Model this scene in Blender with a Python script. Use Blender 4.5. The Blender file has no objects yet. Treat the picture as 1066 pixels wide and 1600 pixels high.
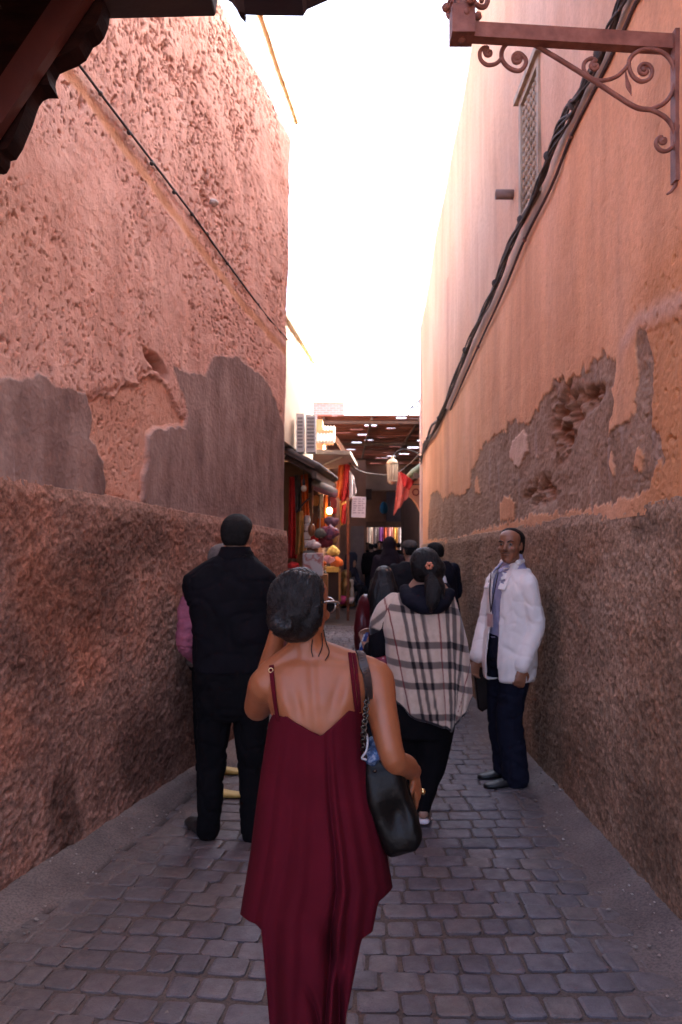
import bpy, math, random
import numpy as np
from mathutils import Vector, Matrix
from mathutils.bvhtree import BVHTree
random.seed(7)
rng = np.random.default_rng(7)
R = math.radians
SC = bpy.context.scene
COL = SC.collection
# ------------------------------------------------------------------ camera, sky, sun, exposure
CAMZ = 1.62
cam_d = bpy.data.cameras.new('camera')
cam_d.sensor_fit = 'VERTICAL'; cam_d.sensor_height = 36.0; cam_d.sensor_width = 24.0
cam_d.lens = 27.0; cam_d.shift_y = 0.0325
cam_d.clip_start = 0.05; cam_d.clip_end = 2000
cam_d.dof.use_dof = True; cam_d.dof.focus_distance = 2.4; cam_d.dof.aperture_fstop = 5.6
cam = bpy.data.objects.new('camera', cam_d); COL.objects.link(cam)
cam.location = (0, 0, CAMZ); cam.rotation_euler = (R(90), 0, 0)
SC.camera = cam
SUN = Vector((0.75, 0.27, 0.45)).normalized()          # towards the sun
elev = math.asin(SUN.z); azim = math.atan2(SUN.x, SUN.y)
W = bpy.data.worlds.new('World'); SC.world = W; W.use_nodes = True
wn = W.node_tree; bg = wn.nodes['Background']
sky = wn.nodes.new('ShaderNodeTexSky'); sky.sky_type = 'NISHITA'; sky.sun_disc = False
sky.sun_elevation = elev; sky.sun_rotation = azim
sky.air_density = 0.25; sky.dust_density = 5.0; sky.ozone_density = 0.6
wn.links.new(sky.outputs[0], bg.inputs[0]); bg.inputs[1].default_value = 0.15
sl = bpy.data.lights.new('sun', 'SUN'); sl.energy = 3.0; sl.angle = R(0.5); sl.color = (1.0, 0.93, 0.82)
so = bpy.data.objects.new('sun', sl); COL.objects.link(so)
so.rotation_euler = SUN.to_track_quat('Z', 'Y').to_euler(); so.location = (5, 0, 12)
SC.view_settings.view_transform = 'Standard'; SC.view_settings.look = 'None'
SC.view_settings.exposure = 4.1; SC.view_settings.gamma = 1.0
SC.view_settings.use_curve_mapping = False
SC.cycles.max_bounces = 8; SC.cycles.diffuse_bounces = 6

# ------------------------------------------------------------------ helpers
def P(px, py, d):
    """a point of the place seen at photo pixel (px, py), d metres down the alley"""
    return np.array(((px - 533) / 1200 * d, d, CAMZ + (852 - py) / 1200 * d))

def _h(ix, iy, iz, seed):
    h = (ix.astype(np.uint32) * np.uint32(374761393)) ^ (iy.astype(np.uint32) * np.uint32(668265263)) ^ (iz.astype(np.uint32) * np.uint32(2246822519)) ^ np.uint32((seed * 3266489917) & 0xffffffff)
    h = (h ^ (h >> np.uint32(15))) * np.uint32(2246822519)
    h = (h ^ (h >> np.uint32(13))) * np.uint32(3266489917)
    return ((h ^ (h >> np.uint32(16))) & np.uint32(0xffffff)).astype(np.float64) / 0xffffff
def vnoise(p, seed=0):
    i = np.floor(p).astype(np.int64); f = p - i; u = f * f * (3 - 2 * f)
    x, y, z = i[:, 0], i[:, 1], i[:, 2]
    def L(a, b, t): return a + (b - a) * t
    c = [[[_h(x + a, y + b, z + c, seed) for c in (0, 1)] for b in (0, 1)] for a in (0, 1)]
    a0 = L(L(c[0][0][0], c[1][0][0], u[:, 0]), L(c[0][1][0], c[1][1][0], u[:, 0]), u[:, 1])
    a1 = L(L(c[0][0][1], c[1][0][1], u[:, 0]), L(c[0][1][1], c[1][1][1], u[:, 0]), u[:, 1])
    return L(a0, a1, u[:, 2]) * 2 - 1
def fbm(p, o=4, seed=0, g=.5):
    s = np.zeros(len(p)); a = 1.; t = 0.
    for k in range(o):
        s += a * vnoise(p * 2 ** k + 17.3 * k, seed + k); t += a; a *= g
    return s / t
def n2(s, z, fs, fz, o=3, seed=0):
    return fbm(np.stack([s * fs, z * fz, np.full_like(s, .37 + seed)], 1), o, seed)
def sstep(a, b, x):
    t = np.clip((x - a) / (b - a), 0, 1); return t * t * (3 - 2 * t)
def inpoly(x, y, poly):
    r = np.zeros(len(x), bool); n = len(poly)
    for i in range(n):
        x0, y0 = poly[i]; x1, y1 = poly[(i + 1) % n]
        if y0 == y1: continue
        c = ((y0 > y) != (y1 > y)) & (x < (x1 - x0) * (y - y0) / (y1 - y0) + x0)
        r ^= c
    return r

ORI = {}
def origin(o):
    while o is not None:
        if o.name in ORI: return ORI[o.name]
        o = o.parent
    return np.zeros(3)
def tag(o, label=None, cat=None, group=None, kind=None):
    if label: o['label'] = label
    if cat: o['category'] = cat
    if group: o['group'] = group
    if kind: o['kind'] = kind
    return o
def empty(name, loc, label=None, cat=None, group=None, kind=None):
    o = bpy.data.objects.new(name, None); COL.objects.link(o); o.location = tuple(float(v) for v in loc)
    o.empty_display_size = .1; ORI[o.name] = np.array(loc, float)
    return tag(o, label, cat, group, kind)
def np_mesh(name, V, F, smooth=True):
    """V (n,3); F list of index tuples or an (m,k) array"""
    me = bpy.data.meshes.new(name)
    if isinstance(F, np.ndarray):
        m, k = F.shape
        me.vertices.add(len(V)); me.vertices.foreach_set('co', np.asarray(V, np.float32).ravel())
        me.loops.add(m * k); me.loops.foreach_set('vertex_index', F.astype(np.int32).ravel())
        me.polygons.add(m); me.polygons.foreach_set('loop_start', np.arange(0, m * k, k, dtype=np.int32))
        me.update(calc_edges=True)
    else:
        me.from_pydata([tuple(map(float, v)) for v in V], [], [tuple(map(int, f)) for f in F]); me.update()
    if smooth: me.polygons.foreach_set('use_smooth', np.ones(len(me.polygons), bool))
    return me
def obj(name, V, F, mat, parent=None, smooth=True, world=True, me=None):
    """a mesh object; V in world metres unless world=False (then relative to its thing)"""
    if me is None:
        V = np.asarray(V, float)
        if parent is not None and world: V = V - origin(parent)
        me = np_mesh(name, V, F, smooth)
    o = bpy.data.objects.new(name, me); COL.objects.link(o)
    if mat is not None and not me.materials: me.materials.append(mat)
    if parent is not None: o.parent = parent
    return o
def attr(me, name, a):
    t = me.attributes.new(name, 'FLOAT', 'POINT'); t.data.foreach_set('value', np.asarray(a, np.float32))

class B:
    """collects closed solids (world coordinates) for one mesh"""
    def __init__(s): s.V = []; s.F = []
    def add(s, V, F):
        o = len(s.V); s.V += [tuple(map(float, v)) for v in V]; s.F += [tuple(int(i) + o for i in f) for f in F]; return s
    def loft(s, rings, cap=True):
        n = len(rings[0]); V = [p for r in rings for p in r]; F = []
        for k in range(len(rings) - 1):
            for i in range(n):
                j = (i + 1) % n; F.append((k * n + i, k * n + j, (k + 1) * n + j, (k + 1) * n + i))
        if cap:
            F.append(tuple(range(n))[::-1]); F.append(tuple((len(rings) - 1) * n + i for i in range(n)))
        return s.add(V, F)
    def box(s, c, sz, rz=0., rx=0., ry=0.):
        c = np.array(c, float); h = np.array(sz, float) / 2
        M = np.array((Matrix.Rotation(rz, 3, 'Z') @ Matrix.Rotation(ry, 3, 'Y') @ Matrix.Rotation(rx, 3, 'X')))
        V = [c + M @ (h * np.array((x, y, z))) for x in (-1, 1) for y in (-1, 1) for z in (-1, 1)]
        return s.add(V, [(0, 1, 3, 2), (4, 6, 7, 5), (0, 4, 5, 1), (2, 3, 7, 6), (0, 2, 6, 4), (1, 5, 7, 3)])
    def bar(s, a, b, w, h, up=(0, 0, 1)):
        a = np.array(a, float); b = np.array(b, float); t = b - a; t /= np.linalg.norm(t)
        r = np.cross(t, up); r /= np.linalg.norm(r); u = np.cross(r, t)
        V = [p + r * w / 2 * i + u * h / 2 * j for p in (a, b) for i, j in ((-1, -1), (1, -1), (1, 1), (-1, 1))]
        return s.add(V, [(3, 2, 1, 0), (4, 5, 6, 7), (0, 1, 5, 4), (1, 2, 6, 5), (2, 3, 7, 6), (3, 0, 4, 7)])
    def prism(s, pts, vec):
        n = len(pts); pts = [np.array(p, float) for p in pts]; v = np.array(vec, float)
        V = pts + [p + v for p in pts]
        F = [tuple(range(n)), tuple(range(n, 2 * n))[::-1]] + [(i, i + n, (i + 1) % n + n, (i + 1) % n) for i in range(n)]
        return s.add(V, F)
    def ell(s, c, r, n=12, m=8, M=None):
        c = np.array(c, float); r = np.array(r if hasattr(r, '__len__') else (r,) * 3, float)
        M = np.eye(3) if M is None else M
        V = [c + M @ (r * np.array((0, 0, -1)))]
        for k in range(1, m):
            f = math.pi * k / m - math.pi / 2
            for i in range(n):
                a = 2 * math.pi * i / n
                V.append(c + M @ (r * np.array((math.cos(f) * math.cos(a), math.cos(f) * math.sin(a), math.sin(f)))))
        V.append(c + M @ (r * np.array((0, 0, 1)))); F = []
        for i in range(n):
            F.append((0, 1 + (i + 1) % n, 1 + i)); F.append((len(V) - 1, 1 + (m - 2) * n + i, 1 + (m - 2) * n + (i + 1) % n))
        for k in range(m - 2):
            for i in range(n):
                a = 1 + k * n + i; b = 1 + k * n + (i + 1) % n; F.append((a, b, b + n, a + n))
        return s.add(V, F)
    def limb(s, pts, rads, n=12, sub=4, flat=None, caps=True):
        """smooth tapered tube through pts; flat=(axis, ratio) squashes the section along a world axis"""
        p = np.array(pts, float); r = np.array(rads, float)
        if sub > 1 and len(p) > 2:
            q = np.vstack([2 * p[0] - p[1], p, 2 * p[-1] - p[-2]]); pp = []; rr = []
            for k in range(len(p) - 1):
                for t in np.arange(sub) / sub:
                    a, b, c, d = q[k:k + 4]
                    pp.append(.5 * ((2 * b) + (c - a) * t + (2 * a - 5 * b + 4 * c - d) * t * t + (3 * b - a - 3 * c + d) * t ** 3))
                    rr.append(r[k] + (r[k + 1] - r[k]) * (t * t * (3 - 2 * t)))
            pp.append(p[-1]); rr.append(r[-1]); p = np.array(pp); r = np.array(rr)
        T = np.gradient(p, axis=0); T /= np.linalg.norm(T, axis=1)[:, None] + 1e-12
        u = np.cross(T[0], (0, 0, 1.)); 
        if np.linalg.norm(u) < 1e-3: u = np.cross(T[0], (0, 1., 0))
        u /= np.linalg.norm(u); rings = []
        A = 2 * np.pi * np.arange(n) / n
        def ring(c, t, u, q):
            v = np.cross(t, u); o = q * (np.cos(A)[:, None] * u + np.sin(A)[:, None] * v)
            if flat is not None:
                ax = np.array(flat[0], float); ax /= np.linalg.norm(ax); o = o - (o @ ax)[:, None] * ax * (1 - flat[1])
            return c + o
        for k in range(len(p)):
            u = u - T[k] * (u @ T[k]); u /= np.linalg.norm(u)
            if k == 0 and caps:
                for f in (1.15, .6): rings.append(ring(p[0] - T[0] * r[0] * math.sin(f), T[0], u, r[0] * math.cos(f)))
            rings.append(ring(p[k], T[k], u, r[k]))
            if k == len(p) - 1 and caps:
                for f in (.6, 1.15): rings.append(ring(p[k] + T[k] * r[k] * math.sin(f), T[k], u, r[k] * math.cos(f)))
        return s.loft(rings)
    def obj(s, name, mat, parent=None, smooth=False):
        return obj(name, s.V, s.F, mat, parent, smooth)
    def remesh(s, voxel, smooth=4, fac=.5):
        """the union of the solids as one continuous surface -> (V, quads)"""
        me = bpy.data.meshes.new('tmp'); me.from_pydata(s.V, [], s.F); me.update()
        o = bpy.data.objects.new('tmp', me); COL.objects.link(o)
        m = o.modifiers.new('r', 'REMESH'); m.mode = 'VOXEL'; m.voxel_size = voxel
        if smooth:
            m2 = o.modifiers.new('s', 'SMOOTH'); m2.iterations = smooth; m2.factor = fac
        dg = bpy.context.evaluated_depsgraph_get()
        e = bpy.data.meshes.new_from_object(o.evaluated_get(dg))
        V = np.zeros(len(e.vertices) * 3); e.vertices.foreach_get('co', V); V = V.reshape(-1, 3)
        k = len(e.loops); Q = np.zeros(k, np.int32); e.loops.foreach_get('vertex_index', Q); Q = Q.reshape(-1, 4)
        NN = np.zeros(len(e.vertices) * 3); e.vertices.foreach_get('normal', NN); NN = NN.reshape(-1, 3)
        bpy.data.objects.remove(o); bpy.data.meshes.remove(me); bpy.data.meshes.remove(e)
        return V, Q, NN

# ------------------------------------------------------------------ materials
def nd(nt, typ, ins=None, **kw):
    n = nt.nodes.new('ShaderNode' + typ)
    for k, v in kw.items(): setattr(n, k, v)
    for k, v in (ins or {}).items():
        if isinstance(v, bpy.types.NodeSocket): nt.links.new(v, n.inputs[k])
        else: n.inputs[k].default_value = v
    return n
def c4(c): return (c[0], c[1], c[2], 1.)
def mix(nt, f, a, b, typ='MIX'):
    n = nt.nodes.new('ShaderNodeMix'); n.data_type = 'RGBA'; n.blend_type = typ
    for i, v in ((0, f), (6, a), (7, b)):
        if isinstance(v, bpy.types.NodeSocket): nt.links.new(v, n.inputs[i])
        else: n.inputs[i].default_value = v if i == 0 else c4(v)
    return n.outputs[2]
def math_(nt, op, a, b=0., c=0.):
    n = nt.nodes.new('ShaderNodeMath'); n.operation = op
    for i, v in enumerate((a, b, c)):
        if isinstance(v, bpy.types.NodeSocket): nt.links.new(v, n.inputs[i])
        else: n.inputs[i].default_value = v
    return n.outputs[0]
def ramp(nt, f, stops):
    n = nt.nodes.new('ShaderNodeValToRGB'); nt.links.new(f, n.inputs[0]); e = n.color_ramp.elements
    while len(e) < len(stops): e.new(.5)
    for x, (p, c) in zip(e, stops): x.position = p; x.color = c4(c) if hasattr(c, '__len__') else (c, c, c, 1)
    return n.outputs[0]
def noise(nt, vec, scale, detail=4., rough=.55):
    return nd(nt, 'TexNoise', {'Vector': vec, 'Scale': scale, 'Detail': detail, 'Roughness': rough}).outputs[0]
def newmat(name):
    m = bpy.data.materials.new(name); m.use_nodes = True; nt = m.node_tree; b = nt.nodes['Principled BSDF']
    return m, nt, b
def bump(nt, b, h, strength=.5, dist=.01):
    n = nd(nt, 'Bump', {'Height': h, 'Strength': strength, 'Distance': dist}); nt.links.new(n.outputs[0], b.inputs['Normal'])
def vecof(nt, stretch=None, rnd=False):
    v = nd(nt, 'TexCoord').outputs['Object']
    if rnd:
        oi = nd(nt, 'ObjectInfo'); k = math_(nt, 'MULTIPLY', oi.outputs['Random'], 37.)
        cb = nd(nt, 'CombineXYZ', {0: k, 1: k, 2: k}); v = nd(nt, 'VectorMath', {0: v, 1: cb.outputs[0]}, operation='ADD').outputs[0]
    if stretch: v = nd(nt, 'Mapping', {'Vector': v, 'Scale': stretch}).outputs[0]
    return v
def pm(name, cols, scale=8., rough=.8, bmp=.3, bscale=None, dist=.005, metal=0., stretch=None, rnd=False, rspread=0., spec=.5, sheen=0., fine=None):
    """procedural: two or three colours mottled by noise, fine relief; rspread varies the value from object to object"""
    m, nt, b = newmat(name); v = vecof(nt, stretch, rnd)
    n = noise(nt, v, scale, 5.)
    st = [(.3 + .4 * i / max(1, len(cols) - 1), c) for i, c in enumerate(cols)]
    c = ramp(nt, n, st) if len(cols) > 1 else None
    if c is None:
        k = ramp(nt, n, [(.25, tuple(x * .85 for x in cols[0])), (.75, tuple(min(1, x * 1.12) for x in cols[0]))]); c = k
    if fine:
        f = noise(nt, v, fine, 2.); c = mix(nt, .35, c, ramp(nt, f, [(.3, .25), (.7, 1.0)]), 'MULTIPLY')
    if rspread:
        oi = nd(nt, 'ObjectInfo').outputs['Random']
        h = nd(nt, 'HueSaturation', {'Color': c, 'Value': math_(nt, 'MULTIPLY_ADD', oi, rspread * 2, 1 - rspread)}); c = h.outputs[0]
    nt.links.new(c, b.inputs['Base Color'])
    b.inputs['Roughness'].default_value = rough; b.inputs['Metallic'].default_value = metal
    b.inputs['Specular IOR Level'].default_value = spec
    if sheen: b.inputs['Sheen Weight'].default_value = sheen
    if bmp: bump(nt, b, noise(nt, v, bscale or scale * 6, 4.), bmp, dist)
    return m
# ------------------------------------------------------------------ the lie of the land: two house walls and the paving
def XL(d): return -2.3936 + .246 * d            # left wall line
XR = 1.43                                       # right wall line
NL = np.array((1, -.246, 0)) / math.hypot(1, .246)
NR = np.array((-1., 0, 0))
def pxL(px, py):
    d = 2.3936 / (.246 - (px - 533) / 1200); return d, CAMZ + (852 - py) / 1200 * d
def pxR(px, py):
    d = XR * 1200 / (px - 533); return d, CAMZ + (852 - py) / 1200 * d
def PL(px, py, off=0.):
    d, z = pxL(px, py); return np.array((XL(d), d, z)) + NL * off
def PR(px, py, off=0.):
    d, z = pxR(px, py); return np.array((XR, d, z)) + NR * off
def grid_faces(nc, nr, keep=None):
    i, j = np.meshgrid(np.arange(nc - 1), np.arange(nr - 1), indexing='ij')
    a = (i * nr + j).ravel(); F = np.stack([a, a + nr, a + nr + 1, a + 1], 1)
    return F if keep is None else F[keep.ravel()]

# ---- ground sheet
obj('ground', [(-150, -60, -.06), (150, -60, -.06), (150, 240, -.06), (-150, 240, -.06)], [(0, 1, 2, 3)],
    pm('earth', [(.16, .12, .1), (.22, .17, .14)], .7))['kind'] = 'structure'

# ---- mortar bed of the alley
def bedz(x, y):
    s = np.asarray(x) * 1.; y = np.asarray(y) * 1.
    el = s - XL(y); er = XR - s                      # distance from each wall
    side = .012 * (1 - sstep(.2, .55, el)) + .014 * (1 - sstep(.12, .42, er))
    skirt = .07 * (1 - sstep(0., .30, el)) ** 1.6 + .05 * (1 - sstep(0., .22, er)) ** 1.6
    inside = y < 7.6
    side = np.where(inside, side, .014 * (1 - sstep(.12, .42, er))); skirt = np.where(inside, skirt, .0)
    return -.0085 + side + skirt + (.003 + .3 * side + .08 * skirt) * n2(s, y, 9, 9, 5, 3) + .012 * n2(s, y, .7, .7, 2, 9)
ys = 1 / np.linspace(1 / .9, 1 / 40., 420); ys = np.concatenate([np.linspace(-9, .85, 30), ys])
us = np.linspace(0, 1, 260)
Y, U = np.meshgrid(ys, us, indexing='ij')
XLw = np.where(Y < 7.6, XL(Y), -2.2) - .12; XRw = np.where(Y < 13.6, XR + .12, 4.5)
X = XLw + (XRw - XLw) * U
x, y = X.ravel(), Y.ravel()
z = bedz(x, y)
# the crack along the left-hand strip
el = x - XL(y); cw = .235 + .07 * n2(y, y * 0, 1.4, 1, 3, 5) + .02 * np.maximum(0, 4.2 - y)
crack = np.exp(-((el - cw) / .014) ** 2) * sstep(-.2, .25, n2(y, y * 0, 2.2, 1, 2, 8) + .12) * (y < 6)
z -= .022 * crack
me = np_mesh('pavement', np.stack([x, y, z], 1), grid_faces(len(ys), len(us)))
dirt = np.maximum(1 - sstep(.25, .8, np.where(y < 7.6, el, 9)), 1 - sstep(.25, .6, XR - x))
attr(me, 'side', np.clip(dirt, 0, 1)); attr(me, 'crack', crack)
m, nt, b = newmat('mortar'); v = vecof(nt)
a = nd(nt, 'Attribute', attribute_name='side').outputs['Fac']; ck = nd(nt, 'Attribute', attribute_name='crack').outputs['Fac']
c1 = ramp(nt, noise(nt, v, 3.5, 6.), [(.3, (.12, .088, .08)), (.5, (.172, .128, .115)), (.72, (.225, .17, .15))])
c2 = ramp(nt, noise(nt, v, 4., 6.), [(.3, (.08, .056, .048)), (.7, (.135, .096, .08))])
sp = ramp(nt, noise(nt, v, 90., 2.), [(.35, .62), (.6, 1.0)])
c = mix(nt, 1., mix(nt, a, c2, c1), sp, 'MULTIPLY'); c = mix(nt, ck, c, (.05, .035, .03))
nt.links.new(c, b.inputs['Base Color']); b.inputs['Roughness'].default_value = .9
bump(nt, b, noise(nt, v, 60., 6.), .7, .008)
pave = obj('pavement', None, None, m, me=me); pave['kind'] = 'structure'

# ---- paving stones: the 300 nearest are parts, the rest one mass
m_stone, nt, b = newmat('paving_stone'); v = vecof(nt, rnd=True)
oi = nd(nt, 'ObjectInfo').outputs['Random']
base = ramp(nt, oi, [(0, (.094, .079, .094)), (.35, (.125, .106, .123)), (.7, (.146, .123, .136)), (1, (.158, .122, .118))])
mot = ramp(nt, noise(nt, v, 14., 6., .65), [(.3, .62), (.7, 1.15)])
c = mix(nt, 1., base, mot, 'MULTIPLY')
gp = nd(nt, 'NewGeometry').outputs['Position']
du = ramp(nt, noise(nt, gp, 2.3, 5., .6), [(.45, 0.), (.68, 1.)])
sx = nd(nt, 'SeparateXYZ', {0: gp}); lft = math_(nt, 'MULTIPLY_ADD', sx.outputs[0], -.6, -.08); lft.node.use_clamp = True
rgt = math_(nt, 'MULTIPLY_ADD', sx.outputs[0], 2.2, -2.15); rgt.node.use_clamp = True
duf = math_(nt, 'MULTIPLY_ADD', du, .3, math_(nt, 'ADD', lft, rgt)); duf.node.use_clamp = True
c = mix(nt, duf, c, ramp(nt, noise(nt, gp, 30., 5.), [(.3, (.105, .077, .069)), (.7, (.165, .123, .109))]))
sp = ramp(nt, noise(nt, v, 160., 2.), [(.3, .6), (.55, 1.05)]); c = mix(nt, .6, c, sp, 'MULTIPLY')
nt.links.new(c, b.inputs['Base Color']); b.inputs['Roughness'].default_value = .52
rr = ramp(nt, noise(nt, v, 20., 4.), [(.3, .42), (.7, .75)]); nt.links.new(rr, b.inputs['Roughness'])
bump(nt, b, noise(nt, v, 70., 6., .65), .55, .006)

def stone_shape(w, h, k):
    r = np.random.default_rng(k); hw, hh = w / 2, h / 2; ch = .013
    o = np.array([(-hw + ch, -hh), (hw - ch, -hh), (hw, -hh + ch), (hw, hh - ch), (hw - ch, hh), (-hw + ch, hh), (-hw, hh - ch), (-hw, -hh + ch)])
    o += r.uniform(-.004, .004, o.shape)
    o2 = o * np.array(((hw - .003) / hw, (hh - .003) / hh)); o3 = o * np.array(((hw - .013) / hw, (hh - .013) / hh))
    V = [(x, y, -.035) for x, y in o] + [(x, y, -.0035) for x, y in o2] + [(x, y, r.uniform(-.0015, .0012)) for x, y in o3] + [(0, 0, r.uniform(-.001, .003))]
    F = []
    for q in (0, 8):
        for i in range(8): F.append((q + i, q + (i + 1) % 8, q + 8 + (i + 1) % 8, q + 8 + i))
    for i in range(8): F.append((16 + i, 16 + (i + 1) % 8, 24))
    return np.array(V), F
WID = [.105, .118, .13, .15, .185]
SH = {(i, k): stone_shape(WID[i], .126, i * 10 + k) for i in range(5) for k in range(4)}
SM = {}
near_n = 0; massV = []; massF = []
yy = 2.05; row = 0
while yy < 15.5:
    pit = .136 + .012 * math.sin(row * 1.7) if yy < 4.4 else .128 + .014 * math.sin(row * 2.1)
    xx = XL(yy) + .25 + .06 * math.sin(row * 2.3) + .02 * max(0, 4.2 - yy) if yy < 7.4 else -.75
    xe = XR - .13 + .05 * math.sin(row * 1.3)
    while xx < xe:
        i = rng.choice(5, p=[.22, .32, .26, .12, .08] if yy < 3.4 else [.08, .15, .25, .27, .25])
        w = WID[i]; k = int(rng.integers(4)); cx = xx + w / 2
        skew = -.15 * min(cx, 0) - .03 * max(cx, 0) + .02 * math.sin(cx * 4 + row * .5)
        cy = yy + skew; rz = -.15 * (cx < -.1) * min(1, -cx * 2) * .8 + rng.normal(0, .02)
        zz = .001 + .012 * float(n2(np.array([cx]), np.array([cy]), .7, .7, 2, 9)[0]) + rng.normal(0, .0018)
        tx, ty = rng.normal(0, .012, 2)
        if near_n < 300 and abs(cx) < cy * .47:
            if (i, k) not in SM:
                V, F = SH[i, k]; SM[i, k] = np_mesh('paving_stone', V, F, False); SM[i, k].materials.append(m_stone)
            o = bpy.data.objects.new('paving_stone', SM[i, k]); COL.objects.link(o); o.parent = pave
            o.location = (cx, cy, zz); o.rotation_euler = (tx, ty, rz); near_n += 1
        else:
            V, F = SH[i, k]; cs, sn = math.cos(rz), math.sin(rz)
            V2 = np.stack([V[:, 0] * cs - V[:, 1] * sn + cx, V[:, 0] * sn + V[:, 1] * cs + cy, V[:, 2] + zz], 1)
            o_ = sum(len(a) for a in massV); massV.append(V2); massF += [tuple(q + o_ for q in f) for f in F]
        xx += w + .009
    yy += pit; row += 1
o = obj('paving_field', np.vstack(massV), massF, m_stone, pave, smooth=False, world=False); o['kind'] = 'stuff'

# ---- grit and litter swept to the sides
gl_ = np.random.default_rng(21); gV = []; gF = []
for k in range(420):
    y_ = 2.4 + gl_.random() ** 1.6 * 7; l_ = XL(y_) if y_ < 7.4 else -.6
    x_ = (l_ + abs(gl_.normal(.12, .16)) + .03) if gl_.random() < .55 else (XR - abs(gl_.normal(.1, .13)) - .03)
    if gl_.random() < .12: x_ = gl_.uniform(l_ + .3, XR - .3)
    r_ = gl_.uniform(.003, .009) * (1.5 if gl_.random() < .08 else 1); z_ = float(bedz(np.array([x_]), np.array([y_]))[0]) + r_ * .5 + .006; o_ = len(gV)
    a_ = gl_.uniform(0, 6.28); s_ = gl_.uniform(.6, 1.4, 6)
    gV += [(x_ + r_ * s_[0] * math.cos(a_), y_ + r_ * s_[0] * math.sin(a_), z_), (x_ - r_ * s_[1] * math.sin(a_), y_ + r_ * s_[1] * math.cos(a_), z_), (x_ - r_ * s_[2] * math.cos(a_), y_ - r_ * s_[2] * math.sin(a_), z_), (x_ + r_ * s_[3] * math.sin(a_), y_ - r_ * s_[3] * math.cos(a_), z_), (x_, y_, z_ + r_ * .6 * s_[4]), (x_, y_, z_ - r_ * .8)]
    gF += [tuple(o_ + i for i in f) for f in ((0, 1, 4), (1, 2, 4), (2, 3, 4), (3, 0, 4), (1, 0, 5), (2, 1, 5), (3, 2, 5), (0, 3, 5))]
o = obj('grit', gV, gF, pm('pale_grit', [(.12, .09, .08), (.25, .2, .17), (.5, .44, .4)], 3., .9, 0), None, False); o['kind'] = 'stuff'

# ---- left house -----------------------------------------------------------------
lh = empty('plastered_house', (-4, 2, 0), 'pink plastered house with pitted upper wall and brown roughcast base, left of the alley', 'house')
def zd_L(d): return 1.94 + (1.76 - 1.94) * (d - 3.47) / 4.06
def ztop_L(d): return np.interp(d, [-8, 5.9, 7.53, 8], [5.9, 5.84, 5.60, 5.58])
cemA = [pxL(*p) for p in [(-120, 585), (0, 590), (30, 597), (65, 587), (100, 603), (135, 615), (142, 640), (140, 680), (150, 690), (165, 720), (170, 790), (-120, 760)]]
cemB = [pxL(*p) for p in [(268, 568), (290, 580), (320, 588), (328, 570), (337, 556), (365, 555), (395, 575), (420, 600), (435, 640), (447, 680), (449, 850), (330, 815), (226, 795), (228, 740), (232, 680), (245, 668), (270, 665), (290, 670), (293, 650), (285, 610), (275, 590)]]
band = [pxL(*p) for p in [(120, 112), (205, 232), (300, 362), (380, 470), (445, 545)]]
col = np.concatenate([np.linspace(-1.6, 3.15, 30), 1 / np.linspace(1 / 3.2, 1 / 7.53, 430)])
row_ = np.linspace(0, 1, 560)
D, T = np.meshgrid(col, row_, indexing='ij'); d = D.ravel()
zb = zd_L(d) - .06; zt = ztop_L(d) + .04 * n2(d, d * 0, 3, 1, 4, 2)
z = zb + (zt - zb) * T.ravel()
jx = .05 * n2(d, z, 7, 7, 5, 21); jz = .045 * n2(d, z, 7, 7, 5, 22)
cem = np.zeros_like(d)
for ox, oz in ((0, .004), (.013, .009), (-.012, .006), (.004, -.012)):
    cem += .25 * (inpoly(d + jx + ox, z + jz + oz, cemA) | inpoly(d + jx + ox, z + jz + oz, cemB))
bz = np.interp(d, [p[0] for p in band], [p[1] for p in band])
bnd = np.exp(-((z - bz + .05 + .012 * n2(d, z, 5, 5, 3, 29)) / .042) ** 4) * (d > 3.4)
up = sstep(-.2, .5, z - bz)                                     # rougher above the cable
gouge = np.clip(n2(d - z * .2, z, 30, 8, 4, 31) - .2, 0, 1)         # long slanting pits
gouge2 = np.clip(n2(d - z * .1, z, 55, 24, 3, 33) - .22, 0, 1)
pock = np.clip(n2(d, z, 34, 30, 3, 35) - .3, 0, 1)
reg = sstep(-.15, .35, n2(d, z, 1.3, .9, 3, 37))
pit = np.clip((gouge * (.35 + .9 * up) + gouge2 * (.4 + .6 * up)) + pock * (1.3 * reg + .35), 0, .8) * (1 - cem) * (1 - .85 * bnd)
pit *= .25 + 1.0 * sstep(-.3, .3, n2(d, z, 2.4, 1.8, 3, 81)) * (.55 + .45 * up)
pit += np.clip(n2(d - z * .2, z, 13, 6, 4, 83) - .4, 0, 1) * 1.6 * (1 - cem) * (1 - bnd)
pit += np.clip(n2(d - z * .12, z, 62, 40, 3, 87) - .24, 0, 1) * 1.5 * (1 - cem) * (1 - bnd) * sstep(-.35, .25, n2(d, z, 1.9, 1.4, 3, 88))
pit *= np.where((z < bz - .55) & ~(z > 3.6), .75, 1.)
lump = .02 * n2(d, z, 1.1, 1.1, 3, 41) + .011 * n2(d, z, 5, 4, 3, 43) * (1 - cem) + .004 * n2(d, z, 24, 20, 3, 45) * (1 - .7 * cem) + .0016 * n2(d, z, 80, 80, 2, 47)
disp = lump - .045 * pit + .003 * cem - .004 * bnd
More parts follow.
